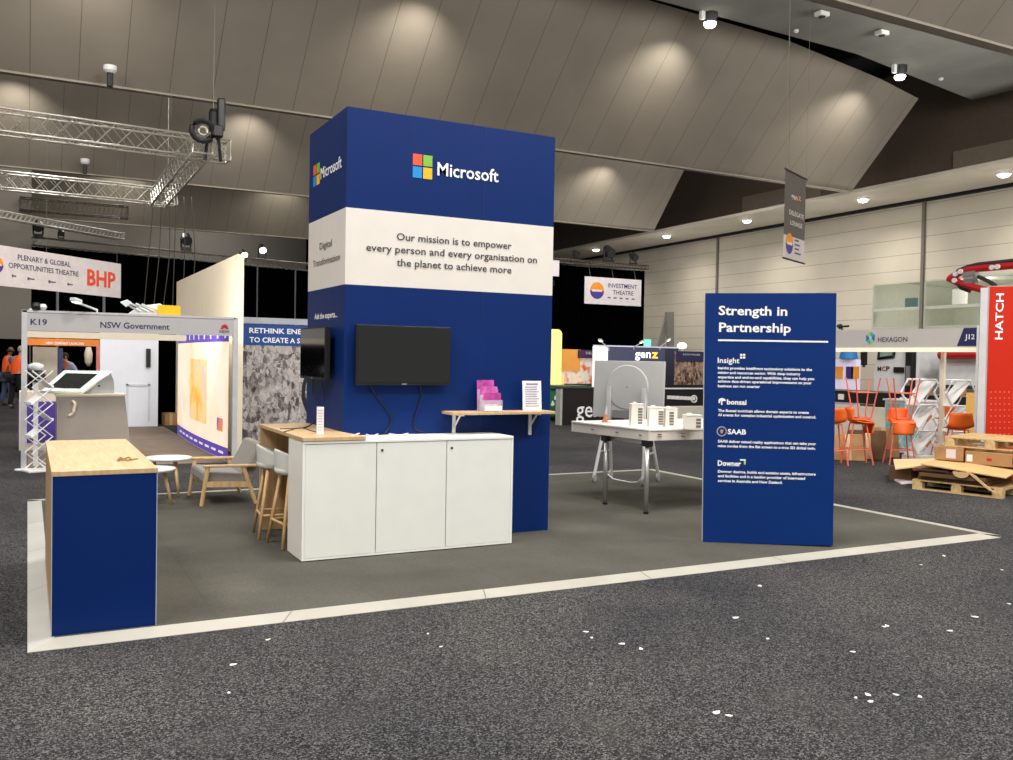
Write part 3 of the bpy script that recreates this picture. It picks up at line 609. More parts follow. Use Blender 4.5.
for x in (.06, .2, .45):
    a = Vector((*pl[0], .85)).lerp(Vector((*pl[1], .85)), x); MB().obox(a+Vector((-.02, -.006, 0)), (.05, 0, 0), (0, .005, 0), (0, 0, .008)).build('slot_mark', DARK, t); MB().obox(a+Vector((-.02, -.006, -.025)), (.05, 0, 0), (0, .005, 0), (0, 0, .008)).build('slot_mark', DARK, t)
for (x, y) in ((5.64, 2.22), (5.585, 2.89), (7.62, 2.2), (7.64, 3.32)):
    lg = MB().tube([(x, y, DZ+.02), (x, y, .76)], .024, 14).build('leg', ALU, t, smooth=True)
    MB().lathe([(.027, 0), (.027, .02)], (x, y, DZ), 14).build('foot', BLACK, lg)
    MB().box(x-.045, x+.045, y-.045, y+.045, .725, .789).build('corner_clamp', BLACK, t, bevel=.006)
MB().box(5.62, 7.62, 2.87, 2.90, .745, .785).build('cross_rail', ALU, t)
MB().box(5.60, 5.63, 2.26, 2.86, .745, .785).build('cross_rail', ALU, t)

# --- model buildings on the table
def model_building(label, x, y, w, d, h, rz, cols, wins):
    t = thing('model_building', label, 'model building', (x, y, TT), rz, 'white scale model buildings on the table')
    MB().box(-w/2, w/2, -d/2, d/2, 0, h).build('walls', MODEL, t, world=False)
    pr = MB(); pr.box(-w/2-.004, w/2+.004, -d/2-.004, d/2+.004, h, h+.008); pr.box(-w*.3, -w*.05, -d*.2, d*.2, h+.008, h+.025); pr.build('roof', MODEL, t, world=False)
    for c in cols:
        wn = MB()
        for k in range(wins): z = h*(.14+.74*k/wins); wn.box(c-.024, c+.024, -d/2-.003, -d/2-.0005, z, z+h*.5/wins); 
        wn.build('window_strip', mat('model_window', (122, 112, 104), .6), t, world=False)
    return t
rz0 = -.42
model_building('tall white model tower block nearest the left table end', *P(636, 426.5, Z=TT)[:2], .13, .12, .235, rz0, (.03,), 6)
model_building('wide white model block with two window strips in the middle of the table', *P(655, 427, Z=TT)[:2], .15, .12, .205, rz0, (.045,), 6)
model_building('narrow white model block joined to the right of the wide block', *P(670, 427.5, Z=TT)[:2], .12, .12, .2, rz0, (0,), 5)
model_building('low white model building beside the blue sign edge', *P(692, 429, Z=TT)[:2], .17, .12, .14, rz0, (.05,), 3)
o = MB().lathe([(.012, 0), (.03, .02), (.034, .05), (.02, .075), (.005, .08)], P(640.5, 425, Z=TT)+Vector((.15, .22, 0)), 12).build('model_tree', MODEL, None, smooth=True)
tag(o, 'round white model tree behind the tall model tower', 'model tree')
p = P(605, 422.6, Z=TT); t = thing('stone_sample', 'small orange-brown figure on the left of the model table', 'ornament', p)
MB().lathe([(.03, 0), (.032, .02), (.02, .05), (.024, .08), (.008, .1)], p, 10).build('body', mat('rust_orange', (176, 112, 72), .7, vary=.3, scale=30), t); MB().box(p.x-.03, p.x+.06, p.y-.03, p.y+.03, p.z, p.z+.012).build('base', mat('rust_base', (196, 150, 110), .7), t)

# --- large display on easel stand
hr = Vector((.55, -.83, 0)).normalized(); hn = Vector((.83, .55, 0)).normalized()      # hn points away from the camera
hc = P(627.5, 400, Y=4.3)
t = thing('display_stand', 'silver easel stand on castors carrying the big grey display', 'display stand', (hc.x, hc.y, DZ))
c0 = Vector((hc.x, hc.y, 0))
def hp(u, v, z): return c0+hr*u+hn*v+ZV*z
for s in (-1, 1):
    for d in (-.26, .30):
        MB().tube([hp(s*.24, -.02, 1.18), hp(s*.29, d*.5, .6), hp(s*.33, d, .13)], .021, 8).build('leg', mat('stand_silver', (206, 206, 206), .4, .3), t)
        q = hp(s*.33, d, DZ+.06); cs = MB().lathe([(.05, -.014), (.058, -.01), (.058, .01), (.05, .014)], q, 16, ax=hr).build('castor', mat('castor_grey', (150, 150, 150), .5), t)
        MB().tube([q, q+ZV*.07], .014).build('castor_fork', WHITE2, cs)
    MB().tube([hp(s*.31, -.15, .42), hp(s*.31, .17, .42)], .013).build('spreader', ALU, t)
    MB().obox(hp(s*.24-.022, -.075, .84), hr*.044, hn*.05, ZV*.42).build('upright', mat('stand_grey', (188, 188, 188), .4), t)
MB().tube([hp(-.29, 0, .66), hp(.29, 0, .66)], .017).build('cross_bar', WHITE2, t)
MB().tube([hp(-.28, -.03, .8), hp(.28, -.03, .8)], .02).build('cross_bar', ALU, t)
cable([hp(-.31, .1, .12), hp(-.2, .05, .06), hp(-.05, .05, DZ+.008), hp(.1, 0, DZ+.008), hp(.22, -.05, .09), hp(.26, -.03, .3)], t, .008, m=WHITE2)
hw = P(667, 400, Y=4.1); wpx = 75/F*depth(hc)
t = thing('large_display', 'big grey display seen from behind with a raised round disc on its back', 'display', hp(0, 0, .84))
zt, zb = P(630, 361, Y=hc.y).z, .86
tl = .03
def hq(u, v, z): return hp(u, v+(z-zb)*.05, z)
MB().extr([hq(-wpx/2, 0, zb), hq(wpx/2, 0, zb), hq(wpx/2, 0, zt), hq(-wpx/2, 0, zt)], hn*.035).build('rear_shell', HUBG, t, bevel=.008)
MB().extr([hq(-wpx/2+.01, .036, zb+.01), hq(wpx/2-.01, .036, zb+.01), hq(wpx/2-.01, .036, zt-.01), hq(-wpx/2+.01, .036, zt-.01)], hn*.006).build('screen', SCREEN, t)
cz = (zb+zt)/2+.03; dc = hq(-.01, 0, cz); R = .29
MB().lathe([(R, 0), (R, .014), (R-.012, .024), (.02, .026)], dc, 40, ax=-hn).build('round_housing', mat('hub_disc', (174, 175, 174), .5, vary=.02), t)
MB().lathe([(.012, .0255), (.012, .028)], dc, 12, ax=-hn).build('maker_mark', mat('mark_grey', (140, 140, 140), .5), t)
MB().extr([hq(-.2, -.02, zb-.0), hq(.3, -.02, zb-.0), hq(.3, -.02, zb+.1), hq(-.2, -.02, zb+.1)], hn*.02).build('lower_cover', mat('hub_dark', (120, 121, 122), .5), t)
# litter on the hall carpet
k = 0
LT = mat('paper_scrap', (225, 222, 214), .8)
for (x, y) in [(268, 640), (233, 665), (195, 594), (229, 693), (428, 634), (441, 647), (586, 632), (592, 638), (622, 644), (641, 649), (736, 618), (760, 586), (768, 639), (853, 652), (884, 627), (887, 626), (871, 702), (856, 698), (868, 695), (896, 695), (920, 697), (975, 617), (1009, 604), (950, 631), (944, 556), (717, 713), (729, 716), (1002, 570), (921, 565)]:
    p = P(x, y, Z=0.002); s = .012+.016*random.random(); a = random.random()*3
    mb = MB(); mb.extr([p+Vector((math.cos(a+b)*s*f, math.sin(a+b)*s*f, .001)) for b, f in ((0, 1), (.9, .55), (2.2, .8), (3.4, .9), (4.6, .5))], (0, 0, .003))
    tag(mb.build('paper_scrap', LT), 'tiny white scrap of litter lying on the dark speckled carpet', 'litter', 'scraps of litter on the carpet')

# ================================================================== NEIGHBOURING STANDS, LEFT
FRAME = mat('shell_frame', (206, 206, 208), .4, .2)
t = thing('shell_booth_frame', 'grey shell booth frame on the left with K19 on its fascia', 'booth frame', (1.3, 8.35, 0))
YF = 8.35
za, zb_ = 1.86, 2.105
MB().box(-.06, 2.68, YF, YF+.03, za, zb_).build('fascia_board', FASCIA, t)
MB().box(-.08, 2.70, YF-.01, YF+.04, zb_, zb_+.03).build('fascia_rail', FRAME, t); MB().box(-.06, 2.0, YF-.005, YF+.08, za-.09, za-.005).build('fascia_rail', CREAM, t)
for x in (-.045, 2.70): MB().box(x-.035, x+.035, YF-.01, YF+.06, .0, zb_+.03).build('post', FRAME, t, bevel=.006)
MB().box(-.045, -.02, YF+.06, YF+2.6, zb_-.05, zb_).build('side_rail', FRAME, t)
MB().lathe([(.11, 0), (.11, .012), (.03, .02)], (-.045, YF, 0), 18).build('foot_plate', WHITE2, t)
lineY('K19', NAVY, t, 30.5, 324.6, 47, 325.2, 6.2, YF, bold=.014); lineY('NSW Government', NAVY, t, 100.3, 327.6, 169.4, 329.8, 6.2, YF, bold=.014)
a = P(224.5, 329.3, Y=YF)
mb = MB()
for k in range(7):
    an = PI*(k+.5)/7; c_ = a+XV*math.cos(an)*.042+ZV*math.sin(an)*.05; mb.poly([a+XV*math.cos(an)*.012+ZV*(math.sin(an)*.012)-YV*.004, c_+XV*math.sin(an)*.016-ZV*math.cos(an)*.014-YV*.004, a+XV*math.cos(an)*.066+ZV*math.sin(an)*.085-YV*.004, c_-XV*math.sin(an)*.016+ZV*math.cos(an)*.014-YV*.004])
mb.build('emblem', mat('emblem_red', (208, 40, 50), .5), t)
lineY('NSW', NAVY, t, 219.5, 332.8, 229.5, 333.2, 2.9, YF, bold=.02)

# map display with printed header and foot bands (front-lit fabric, its brightness put in as glow)
MAPM = board_mat('map_print', [(.3, (250, 206, 158)), (.45, (252, 232, 206)), (.6, (252, 240, 222)), (.72, (248, 214, 190)), (.8, (244, 190, 120))], 1.1, 'soft', emit=.55)
t = thing('map_display', 'brightly lit cream map display wall with purple bands inside the grey booth', 'display wall', (2.6, 11, 0))
def mapx(y): return 2.62-.07*math.sin((y-8.45)/5.1*PI)
def strip(z0, z1, off=0, y0=8.45, y1=13.55, n=20): return MB().grid(lambda u, v: (mapx(y0+(y1-y0)*u)-off, y0+(y1-y0)*u, z0+(z1-z0)*v), n, 1)
strip(.0, 1.95, -.005).build('backing', WHITE2, t); strip(.2, 1.78).build('printed_map', MAPM, t)
PB = mat('purple_band', (104, 78, 196), .5, emit=.25)
strip(1.78, 1.95).build('header_band', PB, t); strip(.02, .2).build('foot_band', PB, t)
for k in range(10):
    y = 8.6+k*.5; strip(1.83, 1.92, .006, y, y+.09, 1).build('header_tick', mat('tick_white', (250, 244, 252), .5, emit=.4), t)
    if k < 9: strip(.09, .125, .006, y+.1, y+.42, 2).build('foot_dash', mat('tick_white', (250, 244, 252), .5, emit=.4), t)
strip(.45, 1.5, .004, 9.9, 11.6, 6).build('map_region', board_mat('map_region_print', [(.35, (250, 186, 70)), (.5, (248, 214, 150)), (.65, (244, 190, 196))], 1.6, 'soft', emit=.5), t)
strip(.42, .62, .004, 8.75, 9.15, 2).build('map_inset', board_mat('map_inset_print', [(.4, (244, 150, 90)), (.6, (150, 110, 190))], 4, 'soft', emit=.4), t)
o = MB().box(2.93, 3.03, 9.42, 16.1, 0, 3.18).build('partition_wall', mat('partition_cream', (248, 236, 212), .6, emit=.0, vary=.02)); tag(o, 'tall cream partition wall rising behind the lit map display', 'partition')
o = MB().box(.0, 2.6, 8.4, 15.5, .0005, .003).build('booth_carpet', mat('brown_carpet', (118, 106, 94), .95, vary=.15, scale=3)); tag(o, 'brownish grey carpet inside the grey shell booth', 'carpet')
# white storage wall and dark gap with box
t = thing('storage_wall', 'white storage wall with a recessed panel and dark handle at the back of the booth', 'storage wall', (1.85, 15.65, 0))
SWM = mat('storage_white', (226, 232, 244), .4, vary=.02)
MB().box(P(100, 370, Y=15.6).x, 2.5, 15.6, 15.8, 0, 2.1).build('wall_panel', SWM, t)
a, b = P(126, 427, Y=15.6), P(150, 384, Y=15.6); fr = MB()
for (x0, x1, z0, z1) in ((a.x, a.x+.04, .12, b.z), (b.x-.04, b.x, .12, b.z), (a.x, b.x, b.z-.04, b.z)): fr.box(x0, x1, 15.58, 15.6, z0, z1)
fr.build('door_panel', mat('storage_edge', (206, 212, 224), .4), t); q = P(148.3, 358, Y=15.58); MB().box(q.x-.045, q.x+.045, 15.55, 15.6, q.z-.2, q.z+.2).build('handle', BLACK, t)
o = MB().box(2.52, 3.0, 16.2, 16.3, 0, 2.3).build('dark_curtain', DRAPE); tag(o, 'black curtain in the narrow gap beside the white storage wall', 'curtain')
q = P(170.5, 425.3, Z=0); t = thing('cardboard_box', 'small cardboard box on the floor in the dark gap', 'box', q, .1)
MB().box(-.12, .14, 0, .3, 0, .27).build('carton', KRAFT, t, world=False); MB().box(-.02, .04, -.002, .302, .005, .273).build('tape', mat('tape', (196, 170, 126), .4), t, world=False)

# information kiosk with tilted touch screen
t = thing('information_kiosk', 'silver kiosk desk with a tilted white-framed touch screen under the K19 fascia', 'kiosk', (.85, 9.6, 0))
a, b = P(57, 397, Y=9.4), P(125, 396, Y=9.4); zt_ = (a.z+b.z)/2
MB().extr([(a.x, 9.4, 0), (b.x+.1, 9.4, 0), (b.x, 9.4, zt_), (a.x, 9.4, zt_)], (0, .6, 0)).build('desk_body', mat('kiosk_silver', (176, 168, 158), .35, .2, vary=.12, scale=1.5), t)
MB().box(a.x-.02, b.x+.02, 9.385, 10.02, zt_, zt_+.03).build('desk_top', CREAM, t)
c1, c2, c3, c4 = P(40, 390.5, Y=9.45), P(82, 392, Y=9.45), P(113, 371, Y=9.95), P(64, 370, Y=9.95)
def qd(u, v): return (c1.lerp(c2, u)).lerp(c4.lerp(c3, u), v)
nn = (c2-c1).cross(c4-c1).normalized()
MB().extr([c1, c2, c3, c4], -nn*.05).build('screen_frame', mat('kiosk_white', (232, 240, 236), .4), t, bevel=.008)
MB().poly([qd(.14, .14)+nn*.003, qd(.84, .14)+nn*.003, qd(.78, .84)+nn*.003, qd(.12, .84)+nn*.003]).build('screen', mat('kiosk_screen', (44, 46, 44), .2), t)
pts = [P(70, 396, Y=9.7), P(84, 391.5, Y=9.7), P(111, 373.5, Y=9.7), P(113.5, 380, Y=9.7), P(114.2, 388, Y=9.7), P(114, 396, Y=9.7)]
MB().extr(pts, (0, .12, 0)).build('side_cheek', mat('kiosk_grey', (172, 176, 178), .5), t); MB().lathe([(.016, 0), (.016, .006)], P(99, 386, Y=9.698), 12, ax=(0, -1, 0)).build('cheek_bolt', BLACK, t)
cable([P(72, 401, Y=9.39), P(75, 404, Y=9.37), P(74, 409, Y=9.36), P(73, 413, Y=9.36), P(69, 416, Y=9.38)], t, .022, m=CREAM, name='curved_handle')
t = thing('brochure_cabinet', 'purple and cream cabinet standing behind the zigzag rack', 'cabinet', (.16, 11.3, 0))
MB().box(-.12, .44, 11.0, 11.8, 0, .93).build('cabinet_body', CREAM, t); MB().box(-.06, .40, 10.985, 11.0, .12, .78).build('front_panel', PURPLE, t); MB().box(-.135, -.12, 11.04, 11.75, .1, .78).build('side_panel', PURPLE, t)

def zigzag_rack(name, label, loc, rz, w, h, cells, group=None, m=WHITE2):
    t = thing(name, label, 'literature rack', loc, rz, group); d = .13
    for s in (-1, 1):
        y = s*w/2
        for ph in (1, -1):
            pts = [(ph*d*(1 if k % 2 else -1), y, .03+h*k/cells) for k in range(cells+1)]
            MB().tube(pts, .011, 6).build('folding_arm', m, t, world=False)
    for k in range(1, cells):
        z = .03+h*k/cells; sx = 1 if k % 2 else -1
        tr = MB().obox((sx*d, -w/2, z), (-sx*2*d*.45, 0, h/cells*.45), (0, w, 0), (0, 0, .006)).build('tray', m, t, world=False)
        MB().box(sx*d-.012, sx*d+.012, -w/2, w/2, z-.01, z+.025).build('tray_lip', m, tr, world=False)
    MB().box(-.17, .17, -w/2-.02, w/2+.02, 0, .03).build('base', m, t, world=False, bevel=.008)
    return t
zigzag_rack('literature_rack', 'white zigzag folding literature rack beside the K19 booth post', (.13, 8.12, 0), .35, .24, 1.30, 6)
t = thing('bundled_bag', 'dark bag with a white top resting behind the zigzag rack', 'bag', P(36, 375, Y=8.75)-ZV*.12)
p = P(36, 375, Y=8.75)
MB().lathe([(.03, -.1), (.12, -.07), (.13, 0), (.08, .06), (.01, .07)], p, 14).build('bag_body', BLACK, t, smooth=True); MB().lathe([(.02, .05), (.09, .07), (.1, .14), (.03, .17)], p, 12).build('white_top', WHITE2, t, smooth=True)
MB().box(p.x-.03, p.x+.03, 8.72, 8.78, 0, p.z-.08).build('stand_post', WHITE2, t)

# fascia lamps
def arm_lamp(label, a, b, w, Y, m, glow=None, group='arm lamps over the booth fascias'):
    pa, pb = P(*a, Y=Y), P(*b, Y=Y-.25); t = thing('arm_lamp', label, 'lamp', pa, 0, group)
    MB().tube([pa-ZV*.08, pa, pb], .016, 8).build('arm', m, t); d = (pb-pa).normalized(); s = d.cross(ZV).normalized()
    MB().obox(pb-s*w/2-d*.03, d*.13, s*w, ZV*.05).build('lamp_head', m, t, bevel=.01)
    MB().obox(pb-s*w*.4-d*.02-ZV*.006, d*.1, s*w*.8, ZV*.004).build('lens', glow or LAMPW, t)
    return t
LW = mat('lamp_white', (224, 234, 232), .4)
arm_lamp('white arm lamp reaching out over the K19 fascia', (97, 310, ), (78, 303), .1, 8.4, LW)
t = thing('flood_lamp', 'slatted white flood lamp over the middle of the K19 fascia', 'lamp', P(148, 311, Y=8.6))
for k in range(4): MB().tube([P(140+7*k, 312, Y=8.6), P(124+6*k, 302.5+.6*k, Y=8.45)], .014, 6).build('strut', LW, t)
MB().extr([P(121, 303, Y=8.44), P(128, 300.5, Y=8.44), P(132, 303, Y=8.44), P(126, 307, Y=8.44)], (0, .12, .02)).build('lamp_head', LW, t)
MB().extr([P(128, 314, Y=8.6), P(140, 306, Y=8.6), P(160, 303.5, Y=8.6), P(164, 306, Y=8.6), P(164, 316, Y=8.6)], (0, .2, 0)).build('lamp_base', mat('lamp_base_white', (240, 246, 242), .4, emit=.3), t)
t = thing('clip_lamp', 'small dark and white clip lamp at the left end of the K19 fascia', 'lamp', P(40, 312, Y=8.38))
MB().tube([P(30, 311, Y=8.38), P(36, 309, Y=8.36)], .03, 8).build('arm', LW, t); MB().lathe([(.05, 0), (.06, .05), (.04, .1)], P(36, 310, Y=8.36), 12).build('lamp_body', BLACK, t); MB().lathe([(.03, 0), (.05, .04), (.03, .08)], P(43, 310, Y=8.36), 12).build('lamp_head', LW, t)
a, b = P(158, 305, Y=8.5), P(180, 306, Y=8.5); o = MB().box(a.x, b.x, 8.45, 8.65, 1.9, a.z).build('yellow_light_box', mat('yellow_box', (232, 178, 24), .4, emit=.35)); 
tag(o, 'yellow box showing above the fascia between flood lamp and cream partition', 'light box')

# poster wall
t = thing('poster_wall', 'booth wall with blue header and grey aerial plant photograph beside the partition', 'poster wall', (3.9, 10, 0))
MB().box(3.1, 5.6, 10, 10.06, 0, 2.12).build('printed_panel', board_mat('plant_print', [(.12, (60, 54, 56)), (.3, (112, 104, 104)), (.45, (170, 162, 160)), (.6, (200, 194, 192)), (.75, (140, 132, 130)), (.9, (84, 76, 76))], 5), t)
MB().box(3.1, 5.6, 9.995, 10, 1.75, 2.10).build('header_band', mat('header_blue', (14, 72, 146), .5), t)
MB().box(3.08, 5.62, 9.98, 10.07, 2.11, 2.21).build('top_rail', mat('rail_grey', (176, 180, 190), .4), t)
lineY('RETHINK ENERGY', LETTER, t, 249.2, 333, 318, 334.5, 5.2, 9.995, bold=.02); lineY('TO CREATE A S', LETTER, t, 249.5, 342.2, 300, 343.2, 5.2, 9.995, bold=.02)
mb = MB(); a = P(318, 392, Y=9.99)
for k in range(14):
    u, v = 1.75+k*.2, 1.75+(k+1)*.2; q = lambda an, r: a+Vector((math.cos(an)*r*.62, 0, math.sin(an)*r)); mb.poly([q(u, .36), q(v, .36), q(v, .46), q(u, .46)])
mb.build('wheel_picture', mat('poster_black', (26, 22, 24), .6), t)

# orange framed unit and its surroundings far left
t = thing('orange_kiosk_frame', 'distant booth opening with an orange header seen through the K19 booth', 'booth frame', (.7, 17, 0))
OF = mat('orange_header', (226, 128, 44), .5, emit=.15)
MB().box(-.05, 1.42, 17, 17.06, 1.71, 1.86).build('header', OF, t); MB().box(1.36, 1.44, 17, 17.06, 0, 1.71).build('post', mat('pink_post', (232, 122, 116), .5, emit=.15), t); MB().box(-.09, -.05, 17, 17.06, 0, 1.86).build('post', OF, t)
lineY('NEW COMPANY LAUNCHES', LETTER, t, 46, 344.2, 84, 345, 2.6, 17, bold=.03)
o = MB().box(.1, .6, 18, 18.1, 0, 1.68).build('beige_screen', mat('beige', (196, 186, 168), .6)); tag(o, 'beige upright panel behind the orange header opening', 'panel')
o = MB().box(.62, .72, 18.1, 18.2, 0, 1.66).build('blue_banner', mat('slate_blue', (66, 74, 116), .6)); tag(o, 'narrow slate blue banner beside the beige upright panel', 'banner')
a = P(88.5, 347, Y=18); t = thing('hanging_cloth', 'pale cloth hanging in the dark opening under the orange header', 'cloth', a); 
MB().lathe([(.05, 0), (.09, -.15), (.08, -.35), (.02, -.45)], a, 12).build('cloth', CREAM, t, smooth=True); MB().tube([a, a+ZV*.3], .006).build('cord', DARK, t)

# hanging theatre banner, left
q1, q2 = P(0, 245, Z=3.62), P(121, 264, Z=3.62); RB = (q2-q1); RB.z = 0; RBn = RB.normalized(); hB = 34/F*depth(q2)
bL = q1-RBn*1.1; NB = RBn.cross(ZV)
t = thing('hanging_banner', 'white hanging banner with big red letters over the left booths', 'banner', bL.lerp(q2, .5)-ZV*hB)
wB = (q2-bL).dot(RBn)
MB().obox(bL-ZV*hB, RBn*wB, -NB*.02, ZV*hB).build('banner_sheet', mat('banner_white', (214, 206, 206), .6), t)
def bl(s, m, *q, **k): lineP(s, m, t, *q, q1, RBn, **k)
bl('PLENARY & GLOBAL', NAVY, 17.7, 259, 70.5, 267.8, 5.6, bold=.01); bl('OPPORTUNITIES THEATRE', NAVY, 8.3, 267.6, 78.5, 276.6, 5.6, bold=.01); bl('BHP', mat('bhp_red', (226, 76, 40), .5), 87, 284.5, 115.4, 288.2, 16.2, bold=.03)
def halves(c, R, rx, parent, nm='logo'):
    mb = MB(); disc(mb, c, R, ZV, rx, rx, 18, 0, PI); mb.cur = 1; disc(mb, c, R, ZV, rx, rx, 18, PI, 2*PI)
    mb.cur = 2; rect(mb, c, R, ZV, -rx*.7, rx*.7, -rx*.13, rx*.13, .006); mb.build(nm, [mat('logo_orange', (240, 148, 44), .5), mat('logo_purple', (72, 56, 140), .5), mat('logo_cream', (236, 216, 190), .5)], parent)
halves(PL(-3.5, 264.5, q1, NB), RBn, .165, t)
for (x, y, w_) in ((14, 276, 7), (31, 279, 12), (52, 282, 13), (70, 284.5, 10)):
    a = PL(x, y, q1, NB); mb = MB(); rect(mb, a, RBn, ZV, -w_*.008, w_*.008, -.014, .014); rect(mb, a, RBn, ZV, -w_*.008, -w_*.004, -.03, .03, .004); mb.build('sponsor_mark', mat('sponsor_ink', (84, 84, 104), .6), t)
for f in (.5, .97): MB().tube([bL.lerp(q2, f), bL.lerp(q2, f)+ZV*3.0], .003, 5).build('suspension_wire', mat('wire', (120, 116, 106), .5), t)
for i, x in enumerate((57.5, 104)):
    a = P(x, 312, Y=32.4); b = P(x, 285, Y=32.4); o = MB().tube([Vector((a.x, 32.4, 0)), b], .05, 8).build('upright_pole', mat('pole_grey', (124, 124, 124), .4)); tag(o, ('grey pole behind the fascia under the left half of the hanging banner', 'grey pole behind the fascia under the right end of the hanging banner')[i], 'pole')

# ================================================================== RIGGING
def truss(name, label, p0, p1, h, w, bays, m=STEEL, r=.026, group=None):
    p0, p1 = Vector(p0), Vector(p1); d = (p1-p0).normalized(); s = d.cross(ZV).normalized(); u = s.cross(d)
    t = thing(name, label, 'truss', p0, 0, group)
    cs = [(a, b) for a in (-1, 1) for b in (0, 1)]
    for a, b in cs: MB().tube([p0+s*a*w/2+u*(b-1)*h, p1+s*a*w/2+u*(b-1)*h], r, 8).build('chord', m, t, smooth=True)
    n = bays*2
    for a in (-1, 1):
        for ph in (0, 1): MB().tube([p0.lerp(p1, k/n)+s*a*w/2+u*(((k+ph) % 2)-1)*h for k in range(n+1)], r*.5, 5).build('lacing', m, t)
    for b in (0, 1): MB().tube([p0.lerp(p1, k/n)+s*(1 if k % 2 else -1)*w/2+u*(b-1)*h for k in range(n+1)], r*.45, 5).build('lacing', m, t)
    for q in (p0, p1):
        c = [q+s*a*w/2+u*(b-1)*h for a, b in ((-1, 0), (1, 0), (1, 1), (-1, 1))]
        MB().tube(c+[c[0]], r*.8, 6).build('end_frame', m, t)
    return t
G_ = 'rigging trusses at upper left'
A0, A1 = P(0, 110, Z=6.5), P(228, 142, Z=6.5); Ad = (A1-A0).normalized()
truss('truss', 'nearest aluminium truss crossing the upper left of the hall', A0-Ad*6, A1, .46, .45, 13, group=G_)
B0_, B1_ = P(0, 172, Z=6.62), P(176, 190.5, Z=6.62); Bd = (B1_-B0_).normalized()
truss('truss', 'second aluminium truss parallel to the nearest one, farther back', B0_-Bd*7, B1_, .46, .45, 15, group=G_)
c1, c2 = P(203, 133, Y=15.7), P(158, 183, Y=24.2); c2.z = c1.z
truss('truss', 'short aluminium truss joining the two parallel trusses at their right ends', c1, c2, .44, .42, 8, group=G_)
c1, c2 = P(0, 211, Z=6.1), P(122, 234, Z=6.1); truss('truss', 'small angled truss below the parallel trusses near the grey wall', c1-(c2-c1)*.5, c2, .22, .22, 22, group=G_, r=.03)
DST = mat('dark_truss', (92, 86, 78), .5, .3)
c1, c2 = P(20, 193, Y=31.6-.9), P(128, 207, Y=31.6-.9); c1.z = c2.z; truss('truss', 'dark truss hanging just under the second aluminium truss', c1, c2, .42, .4, 12, m=DST, group=G_)
def hoist(label, p, k=1, chain=3.5, m=BLACK):
    t = thing('chain_hoist', label, 'hoist', p, 0, 'chain hoists on the trusses')
    MB().lathe([(.09*k, 0), (.12*k, .08*k), (.12*k, .5*k), (.08*k, .6*k)], p+ZV*.25*k, 14).build('motor', m, t)
    MB().box(p.x+.1*k, p.x+.3*k, p.y-.1*k, p.y+.1*k, p.z+.3*k, p.z+1.15*k).build('chain_bag', m, t, bevel=.04*k)
    MB().tube([p+ZV*.8*k, p+ZV*(.8*k+chain)], .012, 5).build('chain', mat('wire', (120, 116, 106), .5), t)
    MB().tube([p+Vector((-.2*k, 0, -.5*k)), p+Vector((-.14*k, 0, .05)), p+ZV*.25*k, p+Vector((.14*k, 0, .05)), p+Vector((.2*k, 0, -.5*k))], .045*k, 6).build('sling', m, t)
    return t
hoist('black chain hoist and chain bag at the right end of the nearest truss', P(213, 146, Y=15.9)+ZV*.1, .85, 3.2)
hoist('smaller black chain hoist at the right end of the second truss', P(168, 190, Y=24.4), .5, 3.0)
t = thing('motor_cluster', 'dark ring-shaped motor cluster where the joining truss meets the nearest truss', 'motor', P(203, 131, Y=15.6))
p = P(203, 131, Y=15.55); MB().tube([p+XV*math.cos(a)*.24+ZV*math.sin(a)*.22 for a in [k*PI/8 for k in range(17)]], .06, 8).build('ring', BLACK, t); MB().tube([p+XV*math.cos(a)*.09+ZV*math.sin(a)*.09 for a in [k*PI/8 for k in range(17)]], .025, 8).build('inner_ring', STEEL, t)
MB().box(p.x+.2, p.x+.42, 15.45, 15.65, p.z-.1, p.z+.16).build('drive_box', BLACK, t, bevel=.03)
# black drapes with truss on top
def drape(label, p0, p1, zt_, folds, amp=.07):
    p0, p1 = Vector(p0), Vector(p1); d = p1-p0; n = Vector((-d.y, d.x, 0)).normalized()
    o = MB().grid(lambda u, v: p0+d*u+n*(math.sin(u*folds*2*PI)*amp+math.sin(u*folds*.7+2)*amp)+ZV*(zt_*(v)), folds*8, 1).build('stage_drape', DRAPE, smooth=True); tag(o, label, 'drape'); return o
d0, d1 = Vector((.12, 33.0, 0)), Vector((15.5, 36.6, 0))
drape('tall black stage drape behind the left booths', d0, d1, 5.45, 60)
truss('truss', 'dark truss along the top of the left black drape', d0+ZV*5.78+Vector((0, -.2, 0)), d1+ZV*5.68+Vector((0, -.2, 0)), .3, .3, 36, m=mat('grey_truss', (120, 114, 104), .4, .4), r=.022, group='trusses over the drapes')
e0, e1 = Vector((15, 28, 0)), Vector((24.35, 28, 0))
drape('tall black stage drape to the right of the blue tower', e0, e1, 5.62, 40)
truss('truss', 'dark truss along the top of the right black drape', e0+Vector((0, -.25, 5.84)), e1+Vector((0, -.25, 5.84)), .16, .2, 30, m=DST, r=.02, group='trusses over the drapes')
o = MB().box(14, 27, 46, 46.1, 0, 9.5).build('stage_drape', DRAPE); tag(o, 'huge black drape under the far bulkhead right of the tower', 'drape')
